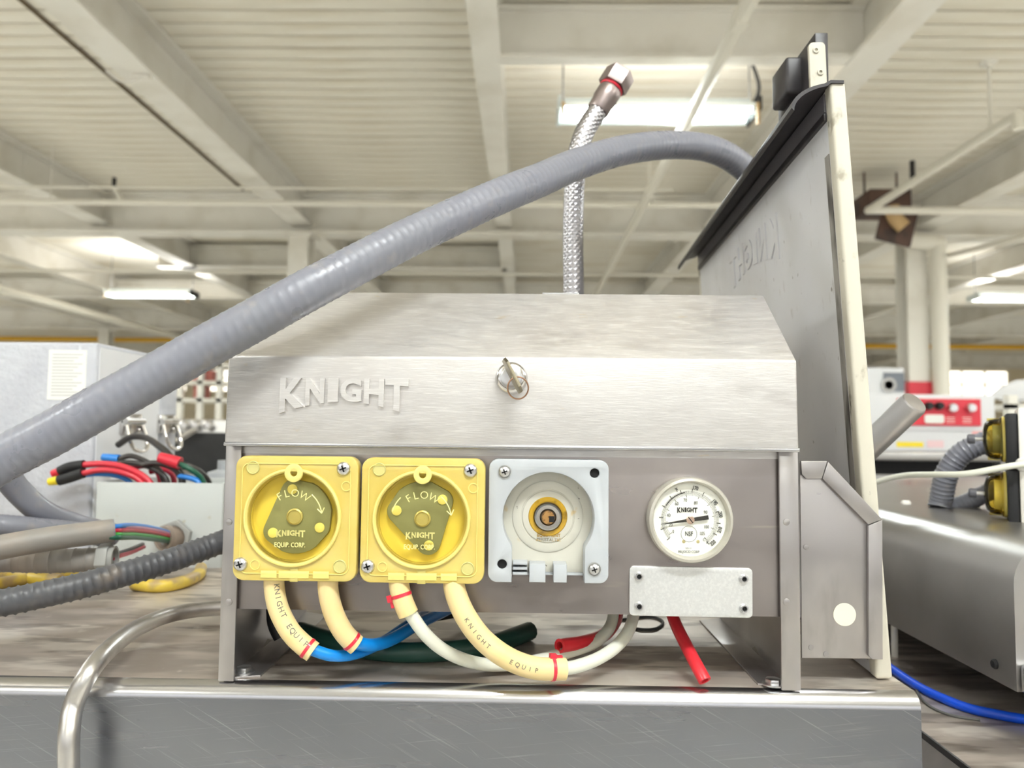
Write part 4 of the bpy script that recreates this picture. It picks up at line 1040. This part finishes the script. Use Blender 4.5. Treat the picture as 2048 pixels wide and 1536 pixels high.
tag(cable('wire_loop', [PZ(x, y, ZD + .0014) for x, y in ((1240, 1240), (1300, 1233), (1326, 1244), (1310, 1258), (1275, 1258), (1262, 1246))], .0013, 'grey ink', n=8, step=.004), 'thin grey wire loop behind the blank metal plate', 'wire')
for pts, lab in (([(860, 1232, .64), (905, 1225, .66), (960, 1212, .70)], 'dark cable under the dispenser beside the upper blue tube'), ([(545, 1215, .60), (548, 1250, .60), (560, 1275, .60)], 'black cable hanging inside the corner post')):
    tubething('dark_cable', lab, pts, .005, 'darkrubber', cat='cable')

# bent steel rod over the front edge
zr = ZD + .0068
def onz(px, py): return PZ(px, py, zr)
rp = [P(137, 1640, .505), P(137, 1540, .505), P(139, 1460, .505), P(150, 1395, .508), P(180, 1330, .525)]
rp += [onz(250, 1264), onz(325, 1232), onz(395, 1219), onz(470, 1216)]
rp = [P(137, 1640, .4985), P(137, 1540, .4985), P(138, 1468, .500), P(148, 1408, .508), P(178, 1345, .512), P(222, 1295, .545), P(275, 1256, .60), P(335, 1231, .652), P(400, 1219, .680), P(470, 1215, .70)]
tag(cable('steel_tube', rp, .0066, 'tinned', n=24, step=.003), 'bent bright steel tube hooking over the machine front edge', 'tube')

# ================================================================== electrical things on the deck
# fibreglass enclosure with latches
ex1 = PZ(187, 1100, ZD).x + .0
EY0, EY1 = 1.0, 1.24
ex1 = P(187, 860, EY0).x
ez = P(187, 685, EY0).z
en = thing('fibreglass_enclosure', 'big light grey fibreglass enclosure with steel latches standing on the deck', 'enclosure', (ex1 - .2, 1.12, ZD))
MB().span((ex1 - .42, EY0, ZD), (ex1 - .0, EY1 - .06, ez)).build('enclosure_body', 'enclosure', en, bevel=.004, seg=3)
MB().span((ex1 - .42, EY1 - .058, ZD), (ex1 + .0, EY1, ez)).build('enclosure_lid', 'enclosure', en, bevel=.004, seg=3)
MB().span((ex1 - .0008, EY0 + .006, ZD + .004), (ex1 + .0012, EY1 - .064, ez - .006)).build('side_flange', mat('smooth light grey fibreglass', 'e6e7ea', .35), en)
a, b = P(99, 700, EY0), P(170, 800, EY0)
lb = MB().span((a.x, EY0 - .0006, b.z), (b.x, EY0 - .0001, a.z)).build('paper_label', 'paper', en)
pr = MB()
for k in range(14):
    z = a.z - .006 - k*(a.z - b.z - .012)/13
    pr.span((a.x + .005, EY0 - .0008, z - .0007), (b.x - .005 - .006*((k*37) % 3), EY0 - .0007, z + .0007))
pr.build('print_lines', 'print', lb)['kind'] = 'stuff'
def latch(px, py):
    c = PX(px, py, ex1)
    r = MB().box(c + Vector((.004, 0, .016)), (.008, .052, .030)).build('latch', 'chrome', en, bevel=.002)
    MB().cyl(c + Vector((.009, -.026, .020)), c + Vector((.009, .026, .020)), .005, 12).build('latch_pin', 'chrome', r)
    lp = [c + Vector((.010, -.022, .014)), c + Vector((.016, -.024, -.006)), c + Vector((.020, -.018, -.019)), c + Vector((.021, 0, -.024)), c + Vector((.020, .018, -.019)), c + Vector((.016, .024, -.006)), c + Vector((.010, .022, .014))]
    MB().tube(spline(lp, .002), .0032, 10).build('latch_bail', 'chrome', r)
    for dz in (.008, .024):
        for dy_ in (-.018, .018):
            MB().lathe([(.0028, 0), (.002, .0015), (.0001, .002)], 12, axis(c + Vector((.008, dy_, dz)), (1, 0, 0))).build('latch_rivet', 'chrome', r)
latch(255, 870); latch(327, 868)
# junction box
JY = .94
ja, jb = P(194, 964, JY), P(441, 1139, JY)
jx = thing('junction_box', 'open grey junction box stuffed with coloured wires', 'junction box', ((ja.x + jb.x)/2, JY + .05, jb.z))
wt = .0035
MB().span((ja.x, JY, jb.z), (jb.x, JY + wt, ja.z)).build('front_wall', 'jbox', jx, bevel=.001)
MB().span((ja.x, JY + .10, jb.z), (jb.x, JY + .10 + wt, ja.z)).build('rear_wall', 'jbox', jx, bevel=.001)
for x in (ja.x, jb.x - wt): MB().span((x, JY + wt, jb.z), (x + wt, JY + .10, ja.z)).build('end_wall', 'jbox', jx)
MB().span((ja.x + wt, JY + wt, jb.z), (jb.x - wt, JY + .10, jb.z + wt)).build('floor', 'jbox', jx)
for x in (ja.x + .01, jb.x - .018): MB().span((x, JY + .02, ZD), (x + .008, JY + .08, jb.z)).build('mounting_foot', 'darkrubber', jx)
gq = P(352, 1074, JY)
gl = plate([hexa(.0225, .35), circ(.0145, n=28)], .009, face(gq + Vector((0, -.0002, 0))), .0012).build('cable_gland', 'fitting', jx)
gd = Vector((-.34, -.9, .03)).normalized()
MB().lathe([(.0145, -.004), (.0145, .012), (.0155, .0125), (.0155, .0145), (.0145, .015), (.0145, .021), (.0122, .021), (.0122, .0)], 32, axis(gq, gd), caps=False).build('threaded_throat', mat('brownish threaded throat', '8a7c70', .45), jx)
MB().lathe([(.0122, .004), (.0001, .004)], 24, axis(gq, gd), caps=False).build('throat_dark', 'dark', jx)

# conduits lying at the side
def cond(label, pts, r, m, rib=None, n=20, lead=.04):
    pp = [P(*p) for p in pts]; e0 = pp[0]; zg = ZD + r + .0004
    ld = [Vector((-1.75, e0.y + lead, zg)), Vector((-1.3, e0.y + lead, zg)), Vector(((e0.x - 1.3)/2, e0.y + lead*.6, (zg + e0.z)/2))]
    return tag(cable('flexible_conduit', ld + pp, r, m, n=n, step=.0016 if rib else .006, rf=rib), label, 'conduit')
cond('grey conduit dropping behind the fat one to the deck', [(-260, 900, .70), (-100, 905, .72), (-10, 930, .74), (35, 980, .76), (85, 1024, .78), (150, 1050, .82), (230, 1070, .86)], .0125, 'conduit', lead=.10)
cond('glossy grey conduit lying behind the cut-off one', [(-300, 1030, .70), (-100, 1040, .72), (0, 1050, .74), (70, 1056, .76), (150, 1064, .79), (215, 1075, .82)], .0108, 'conduit', ribbed(.0105, .005, .0004))
cut = [(-300, 1150, .60), (-120, 1122, .62), (0, 1095, .645), (110, 1076, .67), (226, 1061, .70)]
cc = cond('cut-off grey conduit with wires running into the junction box', cut, .0107, 'dusty')
cpt = P(226, 1061, .70); cdir = (P(226, 1061, .70) - P(180, 1067, .69)).normalized()
MB().lathe([(.0107, .0), (.0107, .001), (.0088, .001), (.0088, -.004)], 28, axis(cpt, cdir), caps=False).build('cut_rim', 'conduit', cc)
MB().lathe([(.0088, .0004), (.0001, .0004)], 24, axis(cpt, cdir), caps=False).build('bore', 'dark', cc)
rb_ = cond('dusty ribbed conduit ending in a grey hex fitting', [(-300, 1130, .64), (-120, 1122, .66), (0, 1120, .68), (100, 1122, .69), (196, 1119, .70)], .0112, 'dusty', ribbed(.0107, .0038, .0009, False))
fe = P(198, 1119, .70); fd = (P(198, 1119, .70) - P(140, 1121, .695)).normalized()
MB().prism(hexa(.0155, .2), .010, axis(fe, fd)).build('hex_fitting', 'fitting', rb_, bevel=.001)
MB().lathe([(.012, .010), (.012, .014), (.010, .014), (.010, .006)], 24, axis(fe, fd), caps=False).build('fitting_collar', 'fitting', rb_)
cond('dark ribbed conduit sweeping in front of the others towards the corner post', [(-330, 1235, .55), (-150, 1228, .565), (0, 1206, .58), (80, 1190, .59), (160, 1172, .605), (240, 1150, .625), (320, 1127, .65), (400, 1100, .68), (450, 1081, .70), (520, 1050, .76)], .0107, 'darkconduit', ribbed(.0102, .0062, .0011), lead=-.02)
# stained tubes lying on the deck
def decktube(label, pts, r, m='yellowtube', lead=True):
    q = PZ(*pts[0], ZD + r)
    return tag(cable('rubber_tube', ([Vector((-1.75, q.y + .03, ZD + r)), Vector((-1.3, q.y + .02, ZD + r))] if lead else []) + [PZ(x, y, ZD + r) for x, y in pts], r, m, n=14, step=.005, bore=.6), label, 'tube')
decktube('stained yellow tube lying under the ribbed conduits', [(-200, 1140), (-60, 1142), (20, 1148), (80, 1158), (122, 1162)], .0075)
decktube('yellow tube lying beside the stained one, nearer the deck edge', [(-220, 1190), (-60, 1176), (40, 1160), (110, 1150), (165, 1146)], .0065)
decktube('clean yellow tube lying in front of the junction box', [(268, 1168), (320, 1172), (365, 1164), (396, 1150), (402, 1136)], .0068, lead=False)

def wire(label, pts, r, m, group=None):
    return tag(cable('wire', [P(*p) for p in pts], r, 'w_' + m if 'w_' + m in M else m, n=8, step=.004), label, 'wire', group)
# five wires from the cut conduit into the gland
for i, (m, dyp, lab) in enumerate((('pink', -9, 'pink wire at the top of the bundle entering the gland'), ('blue', -11, 'blue wire rising over the bundle entering the gland'), ('crimson', -2, 'crimson wire in the middle of the bundle entering the gland'), ('green', 6, 'light green wire low in the bundle entering the gland'), ('darkgreen', 11, 'dark green wire lowest in the bundle entering the gland'))):
    wire(lab, [(200, 1066 + dyp*.5, .695), (236, 1064 + dyp, .705 - .002*i), (270, 1063 + dyp*1.05, .76), (310, 1068 + dyp, .85), (338, 1074 + dyp*.8, .922), (352, 1078 + dyp*.5, .938)], .0026, m)
# pair of wires leaving the hex fitting
wire('dark wire leaving the grey hex fitting', [(212, 1120, .70), (235, 1108, .73), (262, 1098, .80), (285, 1088, .90)], .0024, 'black')
wire('crimson wire leaving the grey hex fitting', [(212, 1123, .70), (240, 1112, .73), (265, 1104, .80), (288, 1094, .90)], .0022, 'crimson')
# loops of wire standing out of the junction box, capped with wire nuts
WY = JY + .045
def nut(name, a, b, m, lab, r=.0062):
    a = P(*a); b = P(*b)
    o = MB().lathe([(r*.55, 0), (r*.8, .001), (r, (b - a).length), (r*.75, (b - a).length)], 12, axis(a, b - a)).build(name, m)
    return tag(o, lab, 'wire nut')
Y1 = WY - .02
nut('wire_nut', (104, 948, Y1), (122, 942, Y1), 'redplastic', 'red wire nut on the upper taped wire')
nut('wire_nut', (97, 964, Y1 - .01), (120, 960, Y1 - .01), 'w_yelloww', 'yellow wire nut on the lower taped wire')
nut('wire_nut', (204, 914, Y1 + .04), (238, 918, Y1 + .04), 'w_blue', 'blue wire nut behind the red wires', .006)
nut('wire_nut', (318, 914, Y1), (360, 927, Y1), 'redplastic', 'larger red wire nut on the dark lead', .0085)
tag(cable('tape_sleeve', [P(*p) for p in ((120, 943, Y1), (140, 934, Y1), (168, 930, Y1))], .0068, 'darkrubber', n=12, step=.003), 'black tape around the red wire with the red nut', 'tape')
tag(cable('tape_sleeve', [P(*p) for p in ((118, 961, Y1 - .01), (140, 955, Y1 - .01), (166, 946, Y1 - .01))], .0068, 'darkrubber', n=12, step=.003), 'black tape around the red wire with the yellow nut', 'tape')
wire('upper thick red wire arching out of the junction box', [(166, 930, Y1), (200, 928, Y1), (240, 932, Y1), (280, 948, Y1), (305, 972, Y1), (312, 1000, Y1)], .0042, 'red')
wire('lower thick red wire arching out of the junction box', [(164, 947, Y1 - .01), (200, 940, Y1 - .01), (240, 944, Y1 - .01), (275, 958, Y1 - .005), (292, 980, Y1 - .005), (296, 1005, Y1 - .005)], .0036, 'red')
wire('blue wire under the lower red wire', [(168, 950, Y1 - .004), (200, 948, Y1 - .004), (235, 952, Y1 - .002), (262, 966, Y1), (272, 995, Y1)], .003, 'blue')
for i, (pts, m, lab) in enumerate((
    ([(238, 918, Y1 + .04), (262, 912, Y1 + .04), (290, 922, Y1 + .03), (318, 940, Y1 + .02), (330, 970, Y1 + .02), (332, 1000, Y1 + .02)], 'black', 'black wire leading from the blue wire nut'),
    ([(236, 926, Y1 + .025), (268, 926, Y1 + .02), (300, 934, Y1 + .015), (330, 954, Y1 + .012), (338, 985, Y1 + .012), (340, 1005, Y1 + .012)], 'black', 'black wire looping above the upper red wire'),
    ([(285, 930, Y1 + .01), (312, 926, Y1 + .01), (345, 936, Y1 + .01), (362, 956, Y1 + .01), (368, 990, Y1 + .01)], 'black', 'black wire looping below the larger red nut'),
    ([(262, 936, Y1 + .03), (292, 932, Y1 + .03), (316, 946, Y1 + .028), (322, 975, Y1 + .028), (322, 1000, Y1 + .028)], 'crimson', 'crimson wire curling among the black wires'),
    ([(300, 944, Y1 + .034), (326, 938, Y1 + .034), (346, 952, Y1 + .034), (350, 990, Y1 + .034)], 'crimson', 'crimson wire curling beside the black loops'),
    ([(360, 928, Y1), (376, 936, Y1), (392, 946, Y1 + .004), (406, 962, Y1 + .01), (410, 995, Y1 + .01)], 'darkgreen', 'dark green wire leading from the larger red nut'),
    ([(356, 926, Y1 + .008), (384, 934, Y1 + .012), (408, 950, Y1 + .02), (420, 970, Y1 + .03), (424, 1000, Y1 + .03)], 'black', 'black wire leading from the larger red nut'),
    ([(362, 945, Y1 + .02), (382, 948, Y1 + .02), (404, 958, Y1 + .022), (414, 990, Y1 + .022)], 'whitew', 'white wire beside the dark green one'),
    ([(358, 952, Y1 + .01), (380, 956, Y1 + .004), (398, 966, Y1 + .002), (402, 1000, Y1 + .002)], 'blue', 'blue wire below the white one'),
)): wire(lab, pts, .0036, m)
tag(cable('cable', [P(*p) for p in ((236, 890, 1.04), (262, 874, 1.03), (292, 876, 1.02), (318, 892, 1.0), (340, 912, .985), (362, 950, .98), (366, 990, .98))], .0045, 'w_black', n=10, step=.005), 'thick black cable arching past the enclosure latches', 'cable')

# ================================================================== the neighbouring machine
NZ = ZD - .072                  # its lower deck
nm = thing('neighbour_machine', 'second stainless machine with a big rounded hood next to the first', 'machine', (.75, .95, 0))
nx0 = .332
MB().span((nx0, .40, NZ - .004), (1.25, 1.5, NZ)).build('deck_sheet', 'deck', nm)
MB().span((nx0, .40, .05), (nx0 + .004, 1.5, NZ - .004)).build('side_sheet', 'galv', nm)
MB().span((nx0, .40, .05), (1.25, .404, NZ - .004)).build('front_sheet', 'galv', nm)
MB().span((nx0 - .0015, .40, NZ - .03), (nx0 + .0005, 1.5, NZ + .002)).build('rim_strip', 'edge', nm)
MB().prism([(.3335, NZ + .001), (.312, NZ - .028), (.3135, NZ - .0295), (.335, NZ - .0015)], 1.1, Matrix(((1, 0, 0, 0), (0, 0, 1, .40), (0, 1, 0, 0), (0, 0, 0, 1)))).build('slanted_lip', 'galv', nm)
MB().cyl((.3125, .40, NZ - .029), (.3125, 1.5, NZ - .029), .0016, 8).build('lip_edge', 'edge', nm)
hc0 = P(2034, 1384, .62)
hx0 = hc0.x; hb = hc0.z; 
htop = PX(1768, 1003, hx0).z; htop = P(1900, 1013, .80).z
htop = H - .0875
rd = .032
prof = [(0, hb), (0, htop - rd)] + [(rd - rd*math.cos(t), htop - rd + rd*math.sin(t)) for t in [math.pi/2*k/10 for k in range(1, 11)]] + [(.62, htop), (.62, hb)]
MB().prism(prof, .82, Matrix(((1, 0, 0, hx0), (0, 0, 1, .62), (0, 1, 0, 0), (0, 0, 0, 1)))).build('rounded_hood', mat('satin hood steel', 'a8a6a4', .34, .95, layers=[('c4c2c0', (8, 8, 8), .4, .7, .5)], bump=((300, 20, 300), .05, .0003), rlay=((8, 8, 8), .28, .42)), nm)
MB().span((hx0 + .09, .70, NZ), (hx0 + .6, 1.40, hb + .01)).build('hood_plinth', 'darkrubber', nm)
q = PX(1991, 1328, hx0)
MB().lathe([(.0042, 0), (.0042, .0012), (.003, .0026), (.0001, .003)], 18, axis(q, (-1, 0, 0))).build('side_bolt', 'darkrubber', nm)
MB().span((hx0 + .002, .598, hb + .0), (hx0 + .05, .6195, hb + .022)).build('corner_clip', 'edge', nm, bevel=.003)
MB().span((hx0 + .006, .60, NZ), (hx0 + .03, .62, hb)).build('corner_leg', 'galv', nm)
q = P(1789, 1280, .86)
MB().cyl((q.x, .86, NZ), (q.x, .86, hb + .02), .0035, 10).build('support_post', 'creampipe', nm)
bt_ = [(1750, 1310), (1790, 1342), (1850, 1380), (1930, 1414), (2000, 1430), (2060, 1440), (2160, 1450)]
tag(cable('plastic_tube', [PZ(x, y, NZ + .0042) for x, y in bt_], .0042, 'brightblue', n=12, step=.005), 'deep blue plastic tube lying on the neighbouring machine', 'tube')
tag(cable('thin_wire', [PZ(x, y, NZ + .0012) for x, y in ((1822, 1360), (1850, 1405), (1900, 1430), (1960, 1440))], .0012, 'grey ink', n=8, step=.005), 'thin grey wire lying in front of the deep blue tube', 'wire')

# its own dispenser, seen edge-on
pu0 = P(2036, 935, .80); pu0.z = htop
n2 = thing('pump_unit', 'second dispenser seen edge-on with two amber pump cups facing sideways', 'dispenser', pu0)
px0 = Vector((pu0.x, .80, 0))
zt, zb_ = P(2033, 826, .80).z, htop
MB().span((px0.x, .762, zb_), (px0.x + .006, .85, zt + .004)).build('mounting_plate', 'cream', n2, bevel=.001)
MB().span((px0.x + .0061, .775, zb_), (px0.x + .11, .98, zt - .004)).build('cabinet_body', 'darkrubber', n2, bevel=.003)
MB().lathe([(.006, 0), (.007, .003), (.0055, .006)], 18, axis(Vector((px0.x + .003, .762, P(2036, 929, .76).z)), (0, -1, 0))).build('plate_bolt', 'cream', n2)
for y0, y1 in ((828, 930), (938, 1042)):
    a, b = P(2015, y0, .80).z, P(2015, y1, .80).z
    MB().span((px0.x - .0105, .765, b), (px0.x - .0002, .835, a)).build('gasket_block', 'darkrubber', n2, bevel=.002)
    c = Vector((px0.x - .0106, .80, (a + b)/2))
    MB().lathe([(.0235, 0), (.0235, .004), (.0215, .0055), (.0215, .009), (.0205, .014), (.017, .0180), (.010, .0200), (.0001, .0205)], 36, axis(c, (-1, 0, 0)), caps=False).build('pump_cup', 'cuplens', n2)
    MB().lathe([(.0185, .0), (.0185, .002), (.015, .004), (.015, .011), (.0001, .011)], 28, axis(c, (-1, 0, 0)), caps=False).build('rotor', 'rotor' if y0 < 900 else 'roller', n2)
    MB().lathe([(.0242, .0002), (.0242, .0025), (.0230, .0025), (.0230, .0002)], 36, axis(c, (-1, 0, 0)), caps=False).build('cup_rim', 'amber', n2)
    MB().box((0, 0, .0095), (.0030, .0446, .013), axis(c, (-1, 0, 0))).build('cup_rib', 'cuplens', n2)
    MB().cyl(c - Vector((.0195, 0, 0)), c - Vector((.027, 0, 0)), .0022, 10).build('screw_shank', 'screw', n2)
    MB().lathe([(.0048, 0), (.0052, .002), (.0052, .006), (.0040, .0075)], 16, axis(c - Vector((.027, 0, 0)), (-1, 0, 0))).build('thumb_screw', M.setdefault('thumb', mat('grey thumb screw', '5c5c62', .45)), n2)
n2.rotation_euler.z = -math.radians(31)
gh = [P(1880, 1060, .92), P(1882, 1000, .92), P(1893, 950, .91), P(1918, 912, .90), P(1955, 890, .89), P(1992, 881, .885), P(2022, 878, .885)]
gh[0].z = htop; 
tag(cable('corrugated_hose', gh, .0128, 'conduit', n=24, step=.0011, rf=ribbed(.0125, .0052, .0010, False)), 'grey corrugated hose arching up behind the amber cups', 'hose')
g2 = [(1905, 1016, .93), (1940, 1002, .92), (1975, 985, .91), (2020, 968, .91)]
tag(cable('corrugated_hose', [P(*p) for p in g2], .0105, 'conduit', n=20, step=.0014, rf=ribbed(.0102, .005, .0006, False)), 'short grey hose lying behind the lower amber cup', 'hose')
tag(cable('electric_cable', [P(*p) for p in ((1700, 985, .90), (1760, 962, .87), (1810, 951, .84), (1870, 949, .80), (1930, 948, .775), (1990, 938, .763), (2034, 930, .757), (2110, 922, .758))], .0032, 'milky', n=12, step=.004), 'white cord running across to the edge-on dispenser', 'cord')
ha, hb_ = P(1700, 930, .72), P(1828, 806, .66)
hv = hb_ - ha
hd_ = thing('handle_tube', 'slanting steel handle tube with a capped end behind the leaning door', 'handle', ha)
MB().lathe([(.0118, 0), (.0118, hv.length - .002), (.0112, hv.length)], 36, axis(ha, hv)).build('tube', 'counter', hd_)
MB().lathe([(.0112, 0), (.0104, .0012), (.0001, .0014)], 32, axis(hb_, hv)).build('end_cap', 'galv', hd_)
for px, py in ((1812, 1008), (1902, 1010), (1950, 1012)):
    q = PZ(px, py, htop)
    MB().lathe([(.006, 0), (.006, .002), (.004, .0045), (.0001, .005)], 14, Matrix.Translation(q)).build('hood_screw', 'cream', nm)
